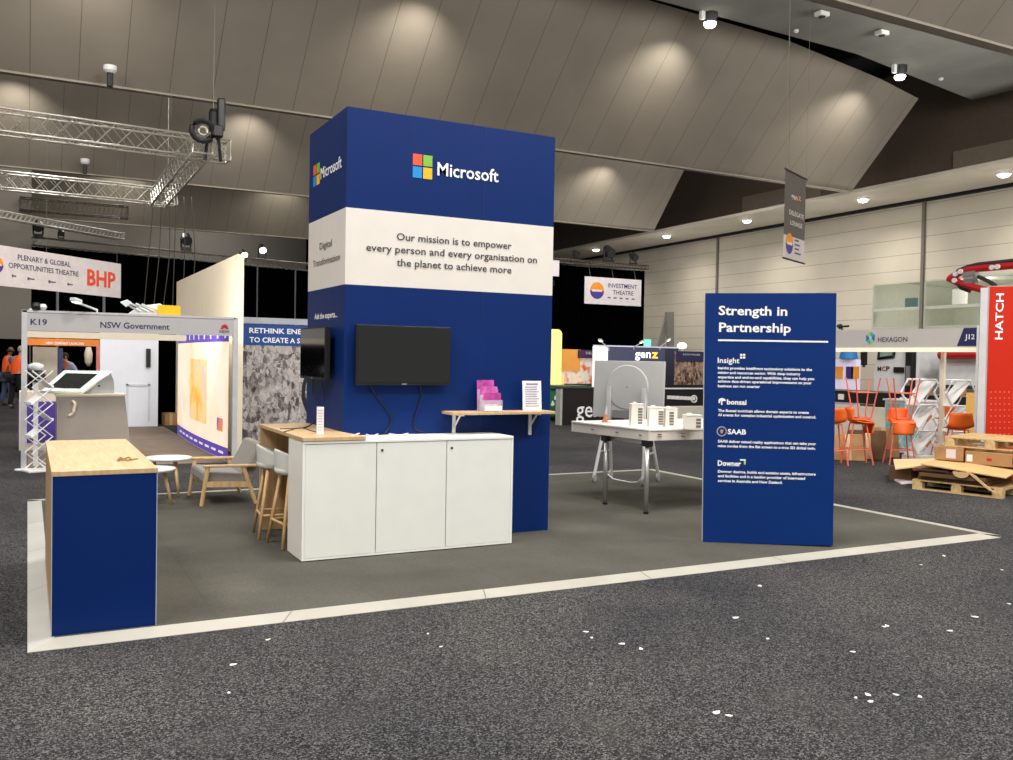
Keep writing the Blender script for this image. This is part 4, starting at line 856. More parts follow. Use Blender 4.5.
def stage_light(label, p, lit=False, k=1, tilt=0):
    t = thing('stage_light', label, 'stage light', p, 0, 'stage lights on the drape trusses')
    MB().box(p.x-.13*k, p.x+.13*k, p.y-.1*k, p.y+.1*k, p.z, p.z+.1*k).build('clamp_base', BLACK, t)
    MB().tube([p+Vector((-.12*k, 0, .1*k)), p+Vector((-.13*k, 0, .36*k))], .025*k).build('yoke_arm', BLACK, t); MB().tube([p+Vector((.12*k, 0, .1*k)), p+Vector((.13*k, 0, .36*k))], .025*k).build('yoke_arm', BLACK, t)
    a = Vector((.5*tilt, -.8, -.5)).normalized(); c = p+ZV*.36*k
    MB().lathe([(.09*k, -.16*k), (.12*k, -.1*k), (.13*k, .12*k), (.14*k, .18*k)], c, 14, ax=a).build('lamp_head', BLACK, t)
    MB().lathe([(.12*k, .175*k), (.12*k, .19*k)], c, 14, ax=a).build('lens', LAMP if lit else DARK, t); return t
def onD(x): 
    q = P(x, 250, Y=33); u = (q.x-d0.x)/(d1.x-d0.x); r_ = ray(x, 250); 
    d = d1-d0; n = Vector((-d.y, d.x, 0)); s_ = (d0+Vector((0, -.2, 0))-CAM).dot(n)/r_.dot(n); q = CAM+r_*s_; q.z = 5.78; return q
stage_light('unlit stage light at the left end of the left drape truss', onD(38), k=1.3); stage_light('unlit stage light over the middle of the left drape truss', onD(186), k=1.5)
stage_light('brightly lit stage light just left of the blue tower', onD(262), True, 1.2); stage_light('lower lit stage light beside the cream partition top', onD(243)-ZV*.25, True, 1.1, .3)
stage_light('small pale stage light between the left end light and the middle one', onD(61), k=.8)
for i, x in enumerate((575, 608, 633)): q = P(x, 266, Y=28); q.z = 5.82; stage_light(['left', 'middle', 'right'][i]+'most stage light standing on the right drape truss' if i != 1 else 'middle and tallest stage light standing on the right drape truss', q, False, (1, 1.6, 1.2)[i])
for i in range(6):
    x = 152+i*7.5; a = P(x+2, 197, Y=24.2); b = P(x-8+i*2, 310, Y=24.2)
    o = cable([a, a.lerp(b, .5)+XV*.05*(i % 3), b, b-ZV*.9], None, .014, m=mat('drop_cable', (70, 66, 62), .6)); o.name = 'drop_cable'; tag(o, 'thin grey cable hanging straight down from the end of the second truss', 'cable', 'cables hanging from the second truss')
for i, x in enumerate((257, 295)):
    a = P(x, 262, Y=32.5); o = MB().tube([Vector((a.x, 32.4, 0)), Vector((a.x, 32.4, 5.3))], .03, 8).build('drape_pole', mat('pole_grey2', (84, 84, 84), .5)); tag(o, ('slim grey pole in front of the black drape beside the partition', 'slim grey pole in front of the black drape beside the blue tower')[i], 'pole')
# investment theatre sign on the drape
a, b, c = P(585, 276.4, Y=27.7), P(641.5, 279.9, Y=27.7), P(641, 306.4, Y=27.7); d_ = P(585, 303.5, Y=27.7)
t = thing('theatre_sign', 'white theatre sign with orange and purple disc hanging on the right black drape', 'sign', a.lerp(c, .5))
zt_, zl = (a.z+b.z)/2, (c.z+d_.z)/2
MB().box(a.x, b.x, 27.7, 27.73, zl, zt_).build('sign_board', mat('sign_white', (214, 206, 208), .5, emit=.12), t)
lineY('INVESTMENT', NAVY, t, 608, 287.4, 637, 289.2, 4.4, 27.7, bold=.01); lineY('THEATRE', NAVY, t, 612.8, 294.4, 633.3, 295.6, 4.4, 27.7, bold=.01)
halves(P(597, 290.6, Y=27.7), XV, .36, t)
for k in range(5): a_ = P(609+k*6, 297.6+k*.4, Y=27.7); mb = MB(); rect(mb, a_, XV, ZV, -.08, .08, -.03, .03); mb.build('sponsor_mark', mat('sponsor_ink', (84, 84, 104), .6), t)
for f in (.1, .5, .9): q = Vector((a.x+(b.x-a.x)*f, 27.72, zt_)); MB().tube([q, Vector((q.x, 27.9, 5.7))], .008, 5).build('suspension_wire', mat('wire', (120, 116, 106), .5), t)
a = P(554.5, 274, Y=27.7); o = MB().box(a.x-2.2, a.x+.16, 27.6, 27.63, a.z-.1, a.z+.56).build('drape_sign', mat('sign_white', (214, 206, 208), .5)); tag(o, 'edge of a white sign on the drape right beside the tower', 'sign')
lineY('D', NAVY, o, 552, 286, 554.6, 286, 6, 27.6)
# hanging delegate banner, right
q = P(786, 169, Y=10); dB = Vector((.8995, .437, 0)); N2 = dB.cross(ZV)
t = thing('hanging_banner', 'narrow dark hanging banner for the delegate lounge near the right wall', 'banner', q-ZV*2)
wB2 = (PL(806, 180, q, N2)-q).dot(dB); hb = q.z-P(785.2, 258, Y=10).z; hm = q.z-PL(790, 236, q, N2).z
MB().obox(q-ZV*hm, dB*wB2, -N2*.015, ZV*hm).build('upper_sheet', mat('banner_dark', (92, 88, 82), .6), t); MB().obox(q-ZV*hb, dB*wB2, -N2*.015, ZV*(hb-hm)).build('lower_sheet', mat('banner_white', (214, 206, 206), .6), t)
for z in (0, -hb): MB().tube([q+ZV*z-dB*.06, q+ZV*z+dB*(wB2+.05)], .022, 8).build('batten', DARK, t)
def b2(s, m, *a, **k): lineP(s, m, t, *a, q, dB, **k)
PALE = mat('pale_lettering', (212, 206, 198), .5)
b2('gen', PALE, 791, 198.5, 797.3, 200, 5.5, bold=.03); b2('z', mat('coral_letter', (226, 130, 90), .5), 797.8, 200, 801, 200.8, 6, bold=.03)
b2('DELEGATE', PALE, 789, 215.5, 803.5, 218, 4.6, bold=.02); b2('LOUNGE', PALE, 790, 225.5, 802, 227.5, 4.6, bold=.02)
halves(PL(789.3, 243.5, q, N2), dB, .24, t); mb = MB()
for k in range(4): rect(mb, PL(794.5, 240+k*4.3, q, N2), dB, ZV, 0, (.3, .36, .3, .42)[k], -.02, .02)
mb.build('printed_lines', mat('sponsor_ink', (84, 84, 104), .6), t)
MB().tube([q+ZV*.02, q+ZV*4.7], .004, 5).build('suspension_wire', mat('wire', (120, 116, 106), .5), t); MB().tube([q+dB*wB2, q+dB*wB2+ZV*4.7], .004, 5).build('suspension_wire', mat('wire', (120, 116, 106), .5), t)

# ================================================================== MIDDLE BACKGROUND
GREEN = mat('skip_green', (36, 112, 62), .5, vary=.25, scale=4)
t = thing('skip_bin', 'large green wheeled bin half hidden behind the blue tower', 'bin', (12.3, 15.2, 0))
x0, x1 = 11.9, 13.15
MB().extr([(x0+.12, 15, .12), (x1-.12, 15, .12), (x1, 15, .84), (x0, 15, .84)], (0, .9, 0)).build('bin_body', GREEN, t)
MB().box(x0-.05, x1+.05, 14.93, 15.97, .84, .92).build('rim', mat('rim_green', (40, 84, 48), .5), t)
for x in (x0+.25, x1-.25): MB().lathe([(.1, -.04), (.11, -.03), (.11, .03), (.1, .04)], (x, 15.1, .11), 14, ax=(1, 0, 0)).build('wheel', BLACK, t)
rc = MB(); 
c = Vector((12.15, 14.985, .5))
for k in range(3):
    a = k*2*PI/3+PI/2; d = Vector((math.cos(a), 0, math.sin(a))); s = Vector((-math.sin(a), 0, math.cos(a)))
    rc.poly([c+d*.06-s*.09, c+d*.16-s*.02, c+d*.16+s*.04, c+d*.06+s*.05])
rc.build('recycling_mark', WHITE2, t)
t = thing('reception_desk', 'black reception desk with large white letters behind the model table', 'desk', (12.6, 13.9, 0))
MB().box(11.56, 13.4, 13.7, 13.88, 0, .9).build('desk_body', mat('desk_black', (26, 20, 20), .4), t); MB().box(11.5, 11.56, 13.68, 13.9, 0, .9).build('end_panel', mat('desk_grey', (176, 176, 172), .5), t); MB().box(11.48, 13.42, 13.66, 13.92, .9, .93).build('desk_top', DARK, t)
lineY('gen', LETTER, t, 576, 416.5, 601, 417.5, 17, 13.7, bold=.008)
t = thing('lit_arch', 'pale yellow lit arch beside the right edge of the tower', 'arch', (13.5, 18, 0))
YA = mat('arch_yellow', (250, 226, 140), .5, emit=.9)
ao = [(14.12, 0), (14.12, 2.38), (14.08, 2.46), (14.0, 2.5), (12.0, 2.5), (11.92, 2.46), (11.88, 2.38), (11.88, 0)]; ai = [(12.0, 0), (12.0, 2.38), (13.78, 2.38), (13.78, 0)]
MB().extr([(x, 18, z) for x, z in ao+ai], (0, .12, 0)).build('arch_frame', YA, t)
MB().box(11.9, 14.3, 18.13, 18.18, 0, 1.1).build('arch_panel', mat('arch_panel', (244, 214, 120), .5, emit=.5), t)
FOOD = board_mat('colour_print', [(.28, (120, 150, 60)), (.4, (244, 222, 190)), (.5, (238, 236, 228)), (.6, (236, 120, 60)), (.72, (220, 60, 40)), (.8, (250, 220, 120))], 2.6, 'soft', emit=.3)
t = thing('graphic_wall', 'colourful printed booth wall beyond the green bin', 'graphic wall', (15.6, 19, 0))
MB().box(14.6, 17.4, 19, 19.08, 0, 1.9).build('printed_panel', FOOD, t); MB().box(14.6, 15.35, 18.9, 18.98, 1.25, 1.93).build('orange_block', mat('orange_block', (232, 160, 72), .5, emit=.25), t)
MB().box(15.25, 17.5, 18.8, 18.98, 1.66, 1.92).build('purple_header', mat('aubergine', (70, 34, 78), .5, emit=.1), t)
lineY('DELEGATES', LETTER, t, 586, 354, 605, 354.6, 2.4, 18.8)
MB().box(14.4, 16.3, 18.6, 18.9, .78, .86).build('counter_edge', DARK, t); MB().box(14.4, 16.3, 18.6, 18.9, .0, .78).build('counter_front', mat('counter_pale', (222, 196, 150), .5), t)
# lit navy booth
t = thing('navy_booth', 'lit navy booth with a glowing logo behind the big grey display', 'booth', (16.9, 18, 0))
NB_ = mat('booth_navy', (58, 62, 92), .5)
MB().box(15.75, 17.95, 18, 18.1, 0, 2.03).build('front_wall', mat('booth_lit', (92, 98, 132), .5), t); MB().box(15.28, 15.75, 17.96, 18.1, 0, 2.03).build('white_pillar', mat('pillar_lit', (246, 246, 246), .5, emit=.6), t); MB().box(17.95, 18.5, 18.02, 18.6, 0, 2.02).build('side_wall', NB_, t)  # lit front and pillar, shaded side: the lighting is put into the colours
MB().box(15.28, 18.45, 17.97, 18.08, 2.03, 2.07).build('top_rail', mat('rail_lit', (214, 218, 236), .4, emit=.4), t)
lineY('gen', mat('glow_white', (255, 255, 255), .5, emit=2), t, 635, 357.5, 650.5, 358, 8.5, 18, bold=.008); lineY('z', mat('glow_yellow', (255, 196, 60), .5, emit=1.5), t, 651.5, 358, 658, 358.2, 9, 18, bold=.02)
for i, (a, b) in enumerate((((609, 348), (601, 341.5)), ((634, 347), (641, 343)), ((660, 347), (668, 341)))): arm_lamp(['left', 'middle', 'right'][i]+' arm lamp on top of the lit navy booth', a, b, .12, 17.98, LW, group='arm lamps on the navy booth')
q = P(648, 343, Y=22); o = MB().box(q.x-.12, q.x+.14, 22, 22.1, q.z-.12, q.z+.14).build('exit_light', mat('teal_glow', (120, 226, 200), .5, emit=1)); tag(o, 'small teal glowing light against the far wall', 'light'); MB().tube([(q.x, 22.05, 0), (q.x, 22.05, q.z-.1)], .03).build('post', DARK, o)
q = P(682, 346, Y=22); t = thing('flood_lamp', 'warm glowing round lamp above the mining photograph booth', 'lamp', (q.x, 22, 0)); MB().lathe([(.06, -.1), (.16, -.06), (.18, .04), (.1, .12)], q, 14).build('globe', LAMPW, t, smooth=True); MB().tube([(q.x, 22, 0), q-ZV*.1], .03).build('post', FRAME, t)
t = thing('photo_booth_wall', 'booth wall with navy header and brown mine photograph left of the blue sign', 'poster wall', (18.2, 17, 0))
MB().box(17.6, 18.66, 17, 17.06, .9, 1.92).build('printed_panel', board_mat('mine_print', [(.25, (62, 42, 36)), (.42, (150, 112, 92)), (.56, (206, 180, 160)), (.72, (110, 84, 74))], 3.5), t); MB().box(17.6, 18.66, 16.97, 17, 1.62, 1.93).build('header', mat('header_navy', (46, 50, 96), .5), t); MB().box(18.66, 18.82, 16.96, 17.1, 0, 1.95).build('post', CREAM, t); MB().box(17.5, 18.66, 17, 17.06, .0, .9).build('lower_panel', CREAM, t)
lineY('RESOURCES', LETTER, t, 683, 355.2, 700, 355.6, 1.8, 16.97)
t = thing('barrier_rail', 'black equipment rail with white lettering behind the model buildings', 'barrier', (16.6, 15.5, 0))
MB().box(15.6, 18.3, 15.4, 15.5, .34, .95).build('rail_body', mat('rail_black', (24, 24, 26), .4), t); MB().box(15.6, 18.3, 15.36, 15.4, .82, .86).build('white_stripe', WHITE2, t)
mb = MB()
for k in range(7): a = P(670+k*4, 397+.2*k, Y=15.36); mb.box(a.x-.08, a.x+.05, 15.37, 15.4, a.z-.06, a.z+.04)
mb.build('white_mark', WHITE2, t)
for x in (15.7, 18.2): MB().box(x-.04, x+.04, 15.4, 15.5, 0, .34).build('leg', DARK, t)
MB().tube([P(694, 399, Y=15.36)+Vector((math.cos(a)*.1, 0, math.sin(a)*.1)) for a in [k*PI/6 for k in range(13)]], .022, 6).build('ring', WHITE2, t)
o = MB().box(13.9, 18.5, 13.4, 13.6, 0, .44).build('low_screen', mat('low_screen', (214, 208, 196), .6)); tag(o, 'low pale screen wall behind the model buildings and blue sign', 'screen')
# grey A-shaped pylon by the far wall
t = thing('pylon', 'grey A-shaped pylon standing by the far right wall', 'pylon', (23.2, 25, 0)); PY = mat('pylon_grey', (132, 130, 124), .6)
a, b, c, d = P(667, 312, Y=25), P(674, 312, Y=25), P(674, 350, Y=25), P(669, 350, Y=25)
MB().extr([a, b, c, d], (0, .15, 0)).build('front_plate', PY, t); MB().tube([(b.x-.15, 25.1, 0), (b.x-.15, 25.1, c.z)], .1).build('post', PY, t)
a2, c2, d2 = P(667, 312, Y=25.2), P(664, 350, Y=25.2), P(657, 350, Y=25.2); MB().extr([a2, P(668, 316, Y=25.2), c2, d2], (0, .1, 0)).build('brace_plate', PY, t)

# ================================================================== RIGHT BACKGROUND
XH = 13.0
def PX(x, y, X=XH): return P(x, y, X=X)
a, b = PX(832, 331), PX(979, 327); zt_, zb2 = 2.215, 1.905
t = thing('fascia_booth', 'grey booth fascia with a coloured hexagon logo and slim posts on the right', 'booth frame', (XH, 5.2, 0))
y1 = a.y+1.5; y0 = b.y
MB().box(XH, XH+.04, y0, y1, zb2, zt_).build('fascia_board', mat('fascia_grey2', (196, 192, 188), .5, vary=.02), t); MB().box(XH-.01, XH+.06, y0, y1, zb2-.07, zb2).build('light_rail', mat('rail_cream', (246, 238, 214), .5, emit=.35), t)
MB().box(XH-.05, XH+.06, y0-.13, y0-.0, 0, zt_+.03).build('post', mat('post_white', (224, 226, 230), .4), t); MB().box(XH-.03, XH+.05, y0-.19, y0-.13, 0, zt_+.0).build('dark_post', mat('post_slate', (72, 78, 92), .4), t)
c = PX(930, 360); MB().box(XH+.3, XH+.36, c.y-.03, c.y+.03, 0, zb2-.07).build('inner_post', CREAM, t)
mb = MB(); mb.poly([PX(957, 346)-XV*.004, PX(978.5, 346)-XV*.004, PX(978.5, 327.5)-XV*.004, PX(964, 328)-XV*.004]); mb.build('corner_flash', mat('flash_navy', (38, 40, 92), .5), t)
lineX('J12', LETTER, t, 965, 339.3, 974.8, 339, 5.2, XH-.006, bold=.02); lineX('HEXAGON', INK, t, 878, 342, 907.4, 341.6, 5, XH, bold=.012)
c = PX(870.5, 338); hx = [c+Vector((-.004, -math.sin(k*PI/3)*.105, math.cos(k*PI/3)*.115)) for k in range(6)]; mb = MB(); cc = c-XV*.004
for k in range(6): mb.cur = k % 3; mb.poly([cc, hx[k], hx[(k+1) % 6]])
mb.cur = 3; mb.poly([cc+Vector((-.002, .03, .03)), cc+Vector((-.002, -.04, .02)), cc+Vector((-.002, 0, -.05))])
mb.build('logo', [mat('hex_teal', (60, 170, 190), .5), mat('hex_blue', (50, 110, 180), .5), mat('hex_lime', (150, 206, 110), .5), mat('hex_grey', (206, 212, 214), .5)], t)
q = PX(842, 328); t = thing('clip_lamp', 'small black clip lamp on the fascia beside the blue sign', 'lamp', q); MB().lathe([(.03, 0), (.05, .04), (.03, .1)], q+ZV*.02, 12, ax=(0, 1, .2)).build('lamp_head', BLACK, t); MB().tube([q-ZV*.04, q+ZV*.03, q+Vector((0, -.15, .03))], .018).build('arm', BLACK, t)

def cafe_stool(label, loc, rz, flip=False):
    t = thing('cafe_stool', label, 'stool', loc, rz, 'orange cafe stools at the right hand booth')
    if flip: t.rotation_euler = (PI, 0, rz)
    def sh(u, v):
        a = (u-.5)*2; z = .68+(.0 if v < .5 else ((v-.5)*2)**1.4*.24)+a*a*.05*(1-abs(v-.6)); x = (v-.5)*-.42 if v < .5 else -(v-.5)*.12
        return (x-.0+.04, a*(.2+.03*math.sin(v*PI)), z-.02*math.sin(v*PI)*(1 if v < .5 else 0))
    def shell(u, v):
        a = (u-.5)*2; w = .215-.03*abs(v-.5)
        if v < .55: s = v/.55; return (.20-.33*s, a*w*.85, .675+.05*a*a*s-.015*math.sin(s*PI))
        s = (v-.55)/.45; return (-.13-.07*s+.10*a*a*s, a*w*.85*(1-.12*s), .675+.05*a*a+.235*s-.05*a*a*s)
    MB().grid(shell, 10, 12).build('seat_shell', ORANGE, t, world=False, smooth=True, thick=.018)
    for sx in (-1, 1):
        for sy in (-1, 1): MB().tube([(sx*.1, sy*.11, .66), (sx*.2, sy*.2, 0)], .012, 8).build('leg', CORAL, t, world=False)
    k = .165
    MB().tube([(-k, -k, .24), (k, -k, .24), (k, k, .24), (-k, k, .24), (-k, -k, .24)], .009, 6).build('footrest', CORAL, t, world=False)
    MB().box(-.1, .1, -.1, .1, .645, .662).build('seat_plate', CORAL, t, world=False); return t
def toZ(x, y, z=0): q = P(x, y, Z=z); return (q.x, q.y, z)
s1 = toZ(857, 463.5); s2 = toZ(899, 464)
cafe_stool('orange stool in profile with another stool inverted on its seat', s1, -.6)
cafe_stool('orange stool upside down on the profile stool, legs pointing up', (s1[0]+.05, s1[1]-.03, 1.40), PI-.45, True)
cafe_stool('orange stool facing the aisle with another stool inverted on its seat', s2, -2.2)
cafe_stool('orange stool upside down on the aisle-facing stool, legs pointing up', (s2[0]-.02, s2[1]-.05, 1.40), .95, True)
q = P(833, 422, Z=.68); cafe_stool('orange stool half hidden behind the right edge of the blue sign', (q.x, q.y, 0), 1.0)
cafe_stool('single upright orange stool beside the slim right hand post', (12.45, 3.62, 0), .9)
cafe_stool('orange stool standing behind the hexagonal rack', (14.5, 5.3, 0), 1.2)
q = P(935, 450, X=13.3)
def cell_rack(label, loc, rz):
    t = thing('display_rack', label, 'literature rack', loc, rz, 'white hexagonal racks')
    for k in range(3):
        z = .12+k*.42
        fr = [(-.16, z), (-.29, z+.21), (-.16, z+.42), (.16, z+.42), (.29, z+.21), (.16, z)]
        for s in (-1, 1): MB().tube([(x, s*.14, zz) for x, zz in fr]+[(fr[0][0], s*.14, fr[0][1])], .02, 6).build('hexagon_frame', WHITE2, t, world=False)
        tr = MB().obox((-.20, -.15, z+.0), (.36, 0, .40), (0, .3, 0), (.012, 0, -.01)).build('tray', WHITE2, t, world=False)
        MB().obox((-.02, -.155, z+.17), (.09, 0, .1), (0, .004, 0), (.03, 0, -.03)).build('leaflet', mat('tan_leaflet', (196, 120, 80), .5), tr, world=False)
    MB().box(-.22, .22, -.16, .16, 0, .12).build('base', WHITE2, t, world=False); return t
w1 = P(920, 445, X=13.15); w2 = P(948, 445, X=13.5)
cell_rack('white hexagon-celled literature rack left of the slim inner post', (w1.x, w1.y, 0), -.2)
cell_rack('white hexagon-celled literature rack right of the slim inner post', (w2.x, w2.y-.1, 0), -.25)
a, b = P(884, 440, X=14.3), P(921, 440, X=14.3)
t = thing('turquoise_counter', 'pale counter with a turquoise printed front behind the orange stools', 'counter', (14.3, (a.y+b.y)/2, 0))
MB().box(14.3, 14.8, b.y, a.y, 0, .95).build('counter_body', WHITE2, t); MB().box(14.28, 14.3, b.y+.04, a.y-.04, .05, .9).build('printed_front', board_mat('turquoise_print', [(.3, (70, 150, 170)), (.5, (150, 206, 206)), (.7, (196, 170, 200))], 2.5, 'soft'), t); MB().box(14.26, 14.82, b.y-.02, a.y+.02, .95, .98).build('counter_top', WHITE2, t)
o = MB().box(15.4, 15.55, 4.5, 12.5, 0, .74).build('low_barrier', mat('barrier_cream', (222, 210, 188), .6, emit=.05)); tag(o, 'long low cream barrier behind the orange stools', 'barrier')
t = thing('equipment_rail', 'long black equipment rail with white fittings above the cream barrier', 'rail', (15.85, 9, 0))
MB().box(15.8, 15.95, 4.8, 12.3, .78, 1.06).build('rail_body', mat('rail_black', (24, 24, 26), .4), t); MB().box(15.79, 15.8, 4.8, 12.3, 1.03, 1.06).build('rail_edge', ALU, t)
for y_ in (5, 7.4, 9.8, 12.1): MB().box(15.82, 15.93, y_-.06, y_+.06, 0, .78).build('leg', DARK, t)
for y_ in (8.9, 9.15, 9.4, 7.3, 6.4): MB().box(15.77, 15.8, y_-.07, y_+.07, .84, .96).build('white_fitting', WHITE2, t)
a = P(836, 380, X=16); t = thing('graphic_totem', 'pale lilac totem with orange and purple squares beside the blue sign', 'totem', (16, 9.9, 0))
y0_, y1_ = P(856, 360, X=16).y, P(822, 360, X=16).y
MB().box(16.0, 16.15, y0_, y1_, 0, 1.72).build('panel', mat('lilac', (222, 212, 238), .5, emit=.25), t); mb = MB()
for k, (x, c_) in enumerate(((838, 0), (848.5, 1), (854, 0))): mb.cur = c_; q = P(x, 372, X=15.95); mb.box(15.98, 16.0, q.y-.1, q.y+.1, q.z-.15, q.z+.12)
mb.build('colour_square', [mat('sq_orange', (240, 160, 60), .5), mat('sq_purple', (64, 44, 130), .5)], t)
q = P(846.5, 352, X=15.95); MB().lathe([(.12, 0), (.2, .02), (.16, .2), (.1, .22)], (16.02, q.y, 1.72), 16).build('blue_cap', mat('cap_blue', (20, 120, 190), .5), t)
for i, (x, yb, w_, h_, rz_, lean) in enumerate(((842, 463, .5, .58, .5, .25), (858, 462, .6, .66, .35, .2), (870, 460, .5, .7, .3, .16))):
    q = toZ(x, yb); t = thing('cardboard_box', ['flat cardboard box leaning at the left of the boxes behind the stools', 'middle flat cardboard box leaning behind the profile stool', 'right hand flat cardboard box leaning behind the stools'][i], 'box', (q[0]+.45+.1*i, q[1]+.25, 0), -.75+rz_*.2, 'flat boxes behind the stools')
    MB().obox((-w_/2, 0, 0), (w_, 0, 0), (0, .12, 0), (0, lean, h_*.72)).build('carton', (KRAFT, KRAFTD, KRAFT)[i], t, world=False, bevel=.006); MB().obox((-.04, -.004, .002), (.08, 0, 0), (0, .003, 0), (0, lean, h_*.72)).build('tape', mat('tape', (196, 170, 126), .4), t, world=False)
# white truck behind the booth
XT = 18.0
TW = mat('truck_white', (228, 228, 228), .35); TR = mat('truck_red', (196, 34, 36), .4)
def T(x, y): q = P(x, y, X=XT); return q
t = thing('concrete_truck', 'white truck behind the right hand booth with a red folding boom raised over it', 'truck', (19.2, 9, 0))
yc0, yc1 = T(918, 370).y, T(873, 370).y
MB().extr([(XT, yc0, .75), (XT, yc1, .75), (XT, yc1+.02, 1.3), (XT, yc1-.15, 2.16), (XT, yc0, 2.2)], (2.3, 0, 0)).build('cab', TW, t, bevel=.05)
a, b, c, d = T(879, 358.5), T(894, 356.5), T(895.5, 345), T(881, 344); mb = MB(); mb.poly([p-XV*.012 for p in (a, b, c, d)]); mb.build('side_window', mat('truck_glass', (146, 172, 160), .15), t)
MB().tube([p-XV*.02 for p in (d, a, b, c)], .045, 6).build('window_seal', BLACK, t)
lineX('M', mat('ink_black', (30, 28, 30), .5), t, 877.5, 371, 881.3, 371, 4.6, XT-.01, bold=.03); lineX('C', TR, t, 882, 371, 885.5, 370.9, 4.6, XT-.01, bold=.03); lineX('P', mat('ink_black', (30, 28, 30), .5), t, 886.2, 370.8, 889.8, 370.7, 4.6, XT-.01, bold=.03)
q = T(898.5, 370.5); MB().box(XT-.05, XT, q.y-.16, q.y+.1, q.z-.05, q.z+.08).build('door_handle', BLACK, t)
a, b = T(912, 352), T(912, 386); MB().box(XT-.1, XT+.1, a.y-.12, a.y+.12, .7, 2.18).build('exhaust_stack', BLACK, t, bevel=.05); MB().box(XT-.13, XT-.1, a.y-.05, a.y+.05, 1.15, 1.6).build('stack_vent', ALU, t)
ym = T(978, 370).y-2.5
MB().box(XT+.1, XT+2.2, ym, yc0-.45, 1.15, 2.05).build('rear_body', TW, t, bevel=.03); MB().box(XT+.05, XT+.1, ym, yc0-.45, 1.12, 1.2).build('body_stripe', DARK, t)
MB().box(XT, XT+2.3, ym, yc1-.1, .5, .78).build('chassis', BLACK, t)
MB().tube([(XT-.1, T(943, 355).y, 1.86), (XT-.1, ym, 1.90)], .1, 8).build('red_boom', TR, t); MB().tube([(XT+.15, T(941, 352).y, 1.86), (XT+.15, T(941, 352).y-.1, 2.1)], .1, 8).build('boom_pivot', BLACK, t)
for y in (yc1-.75, yc0-1.2, yc0-2.6): 
    wh = MB().lathe([(.3, -.02), (.46, 0), (.48, .1), (.48, .28), (.4, .3)], (XT, y, .485), 22, ax=(1, 0, 0)).build('wheel', BLACK, t); MB().lathe([(.24, -.03), (.22, .0), (.05, .02)], (XT-.01, y, .485), 16, ax=(1, 0, 0)).build('hub', ALU, wh)
q = T(881, 362); MB().tube([(XT-.05, T(874, 352).y, 2.0), (XT-.3, T(872.5, 352).y, 1.95), (XT-.3, T(872.5, 365).y, 1.55)], .035).build('mirror_arm', BLACK, t); MB().box(XT-.36, XT-.26, T(875, 357).y, T(871, 357).y, 1.6, 1.95).build('mirror', BLACK, t)
lp = MB(); 
for x in (863, 868): q = P(x, 393, X=15.9); lp.lathe([(.05, -.02), (.1, 0), (.1, .06)], q, 12, ax=(-1, 0, 0))
# red folding boom
def bm_(pts, r, nm, m): MB().tube([P(x, y, X=18) for x, y in pts], r, 6).build(nm, m, t)
bm_([(950, 279), (958, 273.5), (968, 269.5), (1020, 265)], .08, 'upper_arm', TR); bm_([(949, 278), (962, 284), (990, 291.5), (1015, 297)], .085, 'lower_arm', TR)
for x, y in ((961, 271.5), (956, 274), (992.5, 267.5), (998, 267), (955, 280.5)): q = P(x, y, X=17.86); MB().lathe([(.055, -.0), (.055, .04)], q, 10, ax=(-1, 0, 0)).build('joint_collar', WHITE2, t)
bm_([(958, 271), (968, 267), (978, 264.5), (1020, 260)], .05, 'hose', DARK); bm_([(958, 282), (962, 287), (970, 290)], .07, 'hose', BLACK); bm_([(965, 276), (976, 274), (975, 279), (966, 280)], .1, 'cylinder_block', ALU); bm_([(978, 276.5), (988, 281), (996, 286)], .045, 'hydraulic_ram', DARK)
q = P(1022, 281, X=18); MB().box(17.8, 18.3, q.y-.3, q.y+.3, 0, 2.6).build('pedestal', TR, t); q2_ = P(1020, 265, X=18); MB().tube([q2_, Vector((18, q2_.y, 2.5))], .09).build('riser', TR, t)
# red sign wall
HO = Vector((12.15, 3.0, 0)); HR = Vector((.6, -.8, 0)); HN = HR.cross(ZV)
t = thing('red_sign_wall', 'red sign wall with vertical white lettering and grey edge at the far right', 'sign wall', HO)
MB().obox(HO, HR*1.9, -HN*.22, ZV*2.765).build('wall_core', mat('wall_core_grey', (168, 168, 166), .5), t); MB().obox(HO+HN*.004+HR*.02, HR*1.88, -HN*.003, ZV*2.755).build('red_face', RED, t)
MB().obox(HO-HR*.0-HN*.0, -HR*.09, -HN*.2, ZV*2.74).build('edge_post', FRAME, t)
mb = MB()
for i in range(12):
    for j in range(9): 
        q = PL(991+i*4.5, 392+j*6, HO, HN); disc(mb, q, HR, ZV, .012, .012, 6, off=.006)
mb.build('dot_pattern', mat('dot_red', (226, 92, 66), .5), t)
a, b, c = PL(1002.4, 339.5, HO, HN), PL(1002.4, 293.4, HO, HN), PL(994.5, 339.5, HO, HN)
text('HATCH', LETTER, t, a, ZV, -HR, b.z-a.z, (a-c).length, bold=.015, off=.008)
# pallets and cardboard
PD = Vector((.29, -.957, 0)); PE = Vector((.957, .29, 0))
def pallet(label, O, d, e, L=1.08, Wd=1.1, z=0):
    t = thing('pallet', label, 'pallet', Vector(O)+ZV*z, 0, 'timber pallets at the right'); O = Vector(O)+ZV*z
    for k in range(3): MB().obox(O+e*(Wd-.1)*k/2, d*L, e*.1, ZV*.018).build('bottom_board', PINE, t)
    for i in range(3):
        for j in range(3): MB().obox(O+d*(L-.12)*i/2+e*(Wd-.1)*j/2+ZV*.018, d*.12, e*.1, ZV*.078).build('block', PINE, t)
    for i in range(3): MB().obox(O+d*(L-.1)*i/2+ZV*.096, d*.1, e*Wd, ZV*.018).build('stringer', PINE, t)
    for k in range(7): MB().obox(O+e*(Wd-.1)*k/6+ZV*.114, d*L, e*.1, ZV*.018).build('deck_board', PINE, t)
    return t
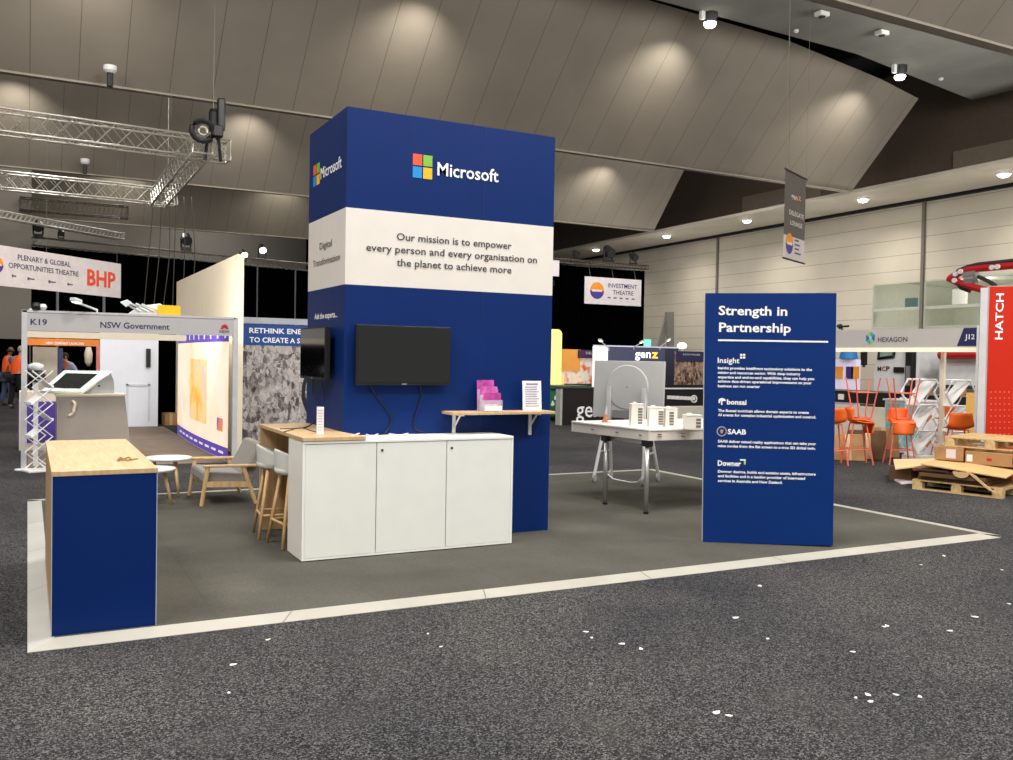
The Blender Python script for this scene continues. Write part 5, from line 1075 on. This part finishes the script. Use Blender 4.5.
PO = Vector((10.2, 2.63, 0))
pallet('lower timber pallet carrying the cardboard, resting on the carpet', PO, PD, PE)
pallet('second timber pallet partly out of frame behind the loaded one', PO+PD*.98+PE*1.14, PE, PD, .9, .9)
def sheet(label, O, A, B, th, m, name='cardboard_sheet', grp='cardboard sheets on the pallet'): o = MB().obox(O, A, B, ZV*th).build(name, m); tag(o, label, 'cardboard', grp); return o
z = .134
for i, (u, v, L, w_, tilt, th, m, lb) in enumerate(((.06, .02, .85, .9, 0, .05, KRAFTD, 'bottom dark folded cardboard layer on the lower pallet'), (.10, -.05, .8, 1.0, .0, .045, KRAFTD, 'second dark folded cardboard layer from the pallet up'), (-.02, .06, .5, .8, .02, .02, KRAFT, 'thin brown cardboard sheet poking out at the left of the stack'), (.0, -.02, .45, .75, .03, .016, KRAFTD, 'upper dark cardboard sheet poking out at the left of the stack'))):
    sheet(lb, PO+PD*u+PE*v+ZV*z, PD*L, PE*w_+ZV*tilt, th, m); z += th+.004
fl = MB(); a = PO+PD*.12+PE*-.06+ZV*.335; b = PO+PD*1.12+PE*-.02+ZV*.255; fl.extr([a, b, b+PE*.9+ZV*.1, a+PE*.95+ZV*.03], (0, 0, .014)); o = fl.build('cardboard_sheet', mat('kraft_light', (204, 164, 112), .8, vary=.08)); tag(o, 'large tilted light brown cardboard sheet over the stack', 'cardboard')
fl = MB(); a = PO+PD*.68-PE*.07+ZV*.30; fl.extr([a, a+PD*.1+ZV*-.04, a+PD*.32+ZV*-.22, a+PD*.26-ZV*.2], PE*.03); o = fl.build('cardboard_strip', mat('kraft_pale', (206, 172, 122), .8)); tag(o, 'torn pale cardboard strip drooping over the pallet corner', 'cardboard')
fl = MB(); c = PO+PD*.62-PE*.075+ZV*.29; disc(fl, c, PD, ZV, .1, .075, 20, PI, 2*PI, off=.0); o = fl.build('cardboard_flap', mat('kraft_pale', (206, 172, 122), .8), thick=.006); tag(o, 'rounded pale cardboard flap hanging at the middle of the stack', 'cardboard')
def carton(label, O, A, B, h): 
    t = thing('cardboard_box', label, 'box', O, 0, 'boxes on the pallet stack'); MB().obox(O, A, B, ZV*h).build('carton', KRAFT, t, bevel=.005); return t
O1 = P(934, 464, X=10.62); O1.z = .375
t = carton('brown cardboard box with a pale label on the pallet stack, left one', O1, PD*.36, PE*.5, .175); MB().obox(O1+PD*.15-PE*.004+ZV*.03, PD*.12, PE*.003, ZV*.12).build('label', mat('label_lilac', (216, 208, 214), .5), t)
O2 = O1+PD*.385-ZV*.02; t = carton('long low cardboard box with a red mark on the pallet stack, right one', O2, PD*.9, PE*.5, .165); MB().obox(O2+PD*.02-PE*.004+ZV*.03, PD*.07, PE*.003, ZV*.09).build('label', WHITE2, t); MB().obox(O2+PD*.26-PE*.004+ZV*.06, PD*.06, PE*.003, ZV*.03).build('red_mark', TR, t); MB().obox(O2+PD*.56-PE*.004+ZV*.03, PD*.05, PE*.003, ZV*.09).build('black_mark', DARK, t)
pallet('top timber pallet lying over the cardboard boxes', O1+PD*.12+PE*.02, PD, PE, 1.1, 1.0, z=.18)
A_ = toZ(901, 467); B_ = toZ(940, 462); q0 = Vector((A_[0], A_[1], .05))
o = MB().extr([Vector((10.35, 3.02, .20)), Vector((11.2, 3.75, .22)), Vector((11.6, 3.0, .30)), Vector((10.82, 2.78, .27))], (0, 0, .018)).build('plywood_sheet', mat('plywood', (226, 196, 146), .6, vary=.06)); tag(o, 'pale plywood sheet lying slanted at the left of the cardboard stack', 'plywood')
q = Vector((10.7, 2.95, 0)); t = thing('cardboard_box', 'brown box propping up the plywood sheet beside the pallet', 'box', q); MB().box(q.x, q.x+.5, q.y+.1, q.y+.45, 0, .2).build('carton', KRAFTD, t)
o = MB().extr([Vector((10.42, 2.98, .004)), Vector((10.68, 3.3, .004)), Vector((10.85, 3.16, .02)), Vector((10.6, 2.88, .02))], (0, 0, .02)).build('crumpled_wrap', mat('wrap_white', (226, 214, 218), .4)); tag(o, 'crumpled pinkish white wrap on the floor under the plywood edge', 'wrap')
o = MB().box(13.0, 13.3, 3.55, 3.9, 0, 1.2).build('tall_panel', mat('amber_panel', (240, 196, 110), .5, emit=.1)); tag(o, 'amber upright panel just left of the right hand post', 'panel')

# ================================================================== PEOPLE
def person(label, loc, rz, lean, skin, hair, shirt, trousers, vest, arms, bald=False, hs=1.0):
    t = thing('person', label, 'person', loc, rz)
    SK = mat('skin_%d_%d' % (skin[0], skin[1]), skin, .6)
    l = lean
    J = {'pel': (0, 0, .90), 'sp': (0, l*.35, 1.10), 'ch': (0, l*.75, 1.32), 'nk': (0, l, 1.44), 'hb': (0, l+.03, 1.50), 'hm': (0, l+.05, 1.59), 'ht': (0, l+.04, 1.69)}
    E_ = [('pel', 'sp'), ('sp', 'ch'), ('ch', 'nk'), ('nk', 'hb'), ('hb', 'hm'), ('hm', 'ht')]
    R = {'pel': .15, 'sp': .135, 'ch': .15, 'nk': .055, 'hb': .06, 'hm': .092, 'ht': .06}
    for s, n in ((-1, 'l'), (1, 'r')):
        J.update({'h'+n: (s*.09, 0, .86), 'k'+n: (s*.1, .03+.05*s, .47), 'a'+n: (s*.1, -.02+.07*s, .08), 't'+n: (s*.12, .13+.07*s, .03)})
        E_ += [('pel', 'h'+n), ('h'+n, 'k'+n), ('k'+n, 'a'+n), ('a'+n, 't'+n)]; R.update({'h'+n: .09, 'k'+n: .06, 'a'+n: .045, 't'+n: .035})
        el, wr = arms[n]
        J.update({'s'+n: (s*.18, l*.85, 1.38), 'e'+n: el, 'w'+n: wr}); E_ += [('ch', 's'+n), ('s'+n, 'e'+n), ('e'+n, 'w'+n)]; R.update({'s'+n: .058, 'e'+n: .043, 'w'+n: .03})
        d = (Vector(wr)-Vector(el)).normalized(); sd = d.cross(Vector((0, 0, 1)) if abs(d.z) < .8 else Vector((0, 1, 0))).normalized(); dn = sd.cross(d)
        pm = Vector(wr)+d*.07; J['p'+n] = tuple(pm); E_.append(('w'+n, 'p'+n)); R['p'+n] = .03
        for f in range(4):
            k0 = pm+sd*(f-1.5)*.02+d*.02; k1 = k0+d*(.035, .045, .042, .03)[f]+dn*.012; k2 = k1+d*.02+dn*.02
            for nm, v_, r_ in ((f'f{n}{f}a', k0, .011), (f'f{n}{f}b', k1, .009), (f'f{n}{f}c', k2, .008)): J[nm] = tuple(v_); R[nm] = r_
            E_ += [('p'+n, f'f{n}{f}a'), (f'f{n}{f}a', f'f{n}{f}b'), (f'f{n}{f}b', f'f{n}{f}c')]
        th = Vector(wr)+d*.03-sd*.035; J['th'+n] = tuple(th); J['tt'+n] = tuple(th+d*.045-sd*.012+dn*.01); R['th'+n] = .012; R['tt'+n] = .009; E_ += [('w'+n, 'th'+n), ('th'+n, 'tt'+n)]
    J = {k: (v[0], v[1], v[2]*hs) for k, v in J.items()}
    def skinmesh(name, keys, edges, m, grow=0, rr=None, cuts=1):
        me = bpy.data.meshes.new(name); keys = list(keys); me.from_pydata([J[k] for k in keys], [(keys.index(a), keys.index(b)) for a, b in edges], []); me.materials.append(m)
        o = bpy.data.objects.new(name, me); COL.objects.link(o); o.parent = t; o['_m'] = list(t['_m'])
        q = o.modifiers.new('skin', 'SKIN'); q.use_smooth_shade = True
        for i, k in enumerate(keys):
            r = (rr or R).get(k, R[k])+grow; sv = me.skin_vertices[0].data[i]; sv.radius = (r*(1.25 if k in ('pel', 'sp', 'ch') else 1), r*(.85 if k in ('pel', 'sp', 'ch') else 1)); sv.use_root = (i == 0)
        u = o.modifiers.new('sub', 'SUBSURF'); u.levels = 1; u.render_levels = 1; return o
    skinmesh('body', J.keys(), E_, SK)
    tk = ['pel', 'hl', 'kl', 'al', 'hr', 'kr', 'ar']; skinmesh('trousers', tk, [('pel', 'hl'), ('hl', 'kl'), ('kl', 'al'), ('pel', 'hr'), ('hr', 'kr'), ('kr', 'ar')], mat('cloth_%d_%d_%d' % trousers, trousers, .9), .016)
    for n in 'lr': skinmesh('boot', ['a'+n, 't'+n], [('a'+n, 't'+n)], DARK, .014)
    skinmesh('shirt', ['ch', 'sp', 'pel', 'sl', 'el', 'wl', 'sr', 'er', 'wr'], [('ch', 'sp'), ('sp', 'pel'), ('ch', 'sl'), ('sl', 'el'), ('el', 'wl'), ('ch', 'sr'), ('sr', 'er'), ('er', 'wr')], mat('cloth_%d_%d_%d' % shirt, shirt, .9), .012)
    J['vb'] = (0, l*.15, .86*hs); R['vb'] = .15
    J['vsl'] = (-.13, l*.86, 1.41*hs); J['vsr'] = (.13, l*.86, 1.41*hs); R['vsl'] = R['vsr'] = .06
    v_ = skinmesh('vest', ['ch', 'sp', 'vb', 'vsl', 'vsr'], [('ch', 'sp'), ('sp', 'vb'), ('ch', 'vsl'), ('ch', 'vsr')], vest, .03)
    h = Vector(J['hm'])
    if not bald: MB().lathe([(.075, -.05), (.1, .0), (.098, .05), (.06, .105), (.01, .118)], h+Vector((0, -.018, .01)), 16).build('hair', mat('hair_%d' % hair[0], hair, .9), t, world=False, smooth=True)
    else: MB().lathe([(.088, -.05), (.099, -.03), (.094, .02)], h+Vector((0, -.02, 0)), 16).build('hair', mat('hair_%d' % hair[0], hair, .9), t, world=False, smooth=True)
    for s in (-1, 1):
        MB().lathe([(.004, -.012), (.011, 0), (.004, .012)], h+Vector((s*.035, .088, .005)), 8).build('eye', BLACK, t, world=False); MB().lathe([(.006, -.03), (.018, -.01), (.02, .015), (.006, .03)], h+Vector((s*.095, 0, -.005)), 8).build('ear', SK, t, world=False)
    MB().lathe([(.014, 0), (.016, .012), (.006, .045)], h+Vector((0, .094, -.025)), 8).build('nose', SK, t, world=False); MB().box(-.022, .022, .085, .096, -.052, -.046).obox(h, (0, 0, .0001), (0, .0001, 0), (.0001, 0, 0))
    o = MB().obox(h+Vector((-.022, .084, -.056)), (.044, 0, 0), (0, .012, 0), (0, 0, .008)).build('mouth', mat('lip', (150, 84, 76), .6), t, world=False)
    return t
g1 = toZ(6.5, 405.5); g2 = toZ(15.5, 408.5)
AR = {'l': ((-.24, .12, 1.14), (-.16, .33, 1.06)), 'r': ((.24, .12, 1.14), (.16, .33, 1.08))}
person('person in orange vest, blue shirt and jeans at the far left, farther back', g1, -1.2, .06, (116, 78, 60), (40, 34, 32), (104, 124, 160), (78, 92, 120), HIVIS, AR, True)
person('person with grey hair, orange vest and black trousers leaning beside the booth post', g2, -.9, .14, (206, 160, 140), (176, 172, 168), (140, 166, 206), (22, 22, 26), HIVIS, AR)
g3 = P(77, 358, Y=22); person('person with dark hair and orange vest stooping inside the orange-framed opening', (g3.x, 22, 0), 2.0, .3, (190, 140, 116), (34, 26, 24), (150, 172, 200), (30, 34, 50), HIVIS, AR, hs=.9)
for o in S.objects:
    if '_m' in o: del o['_m']
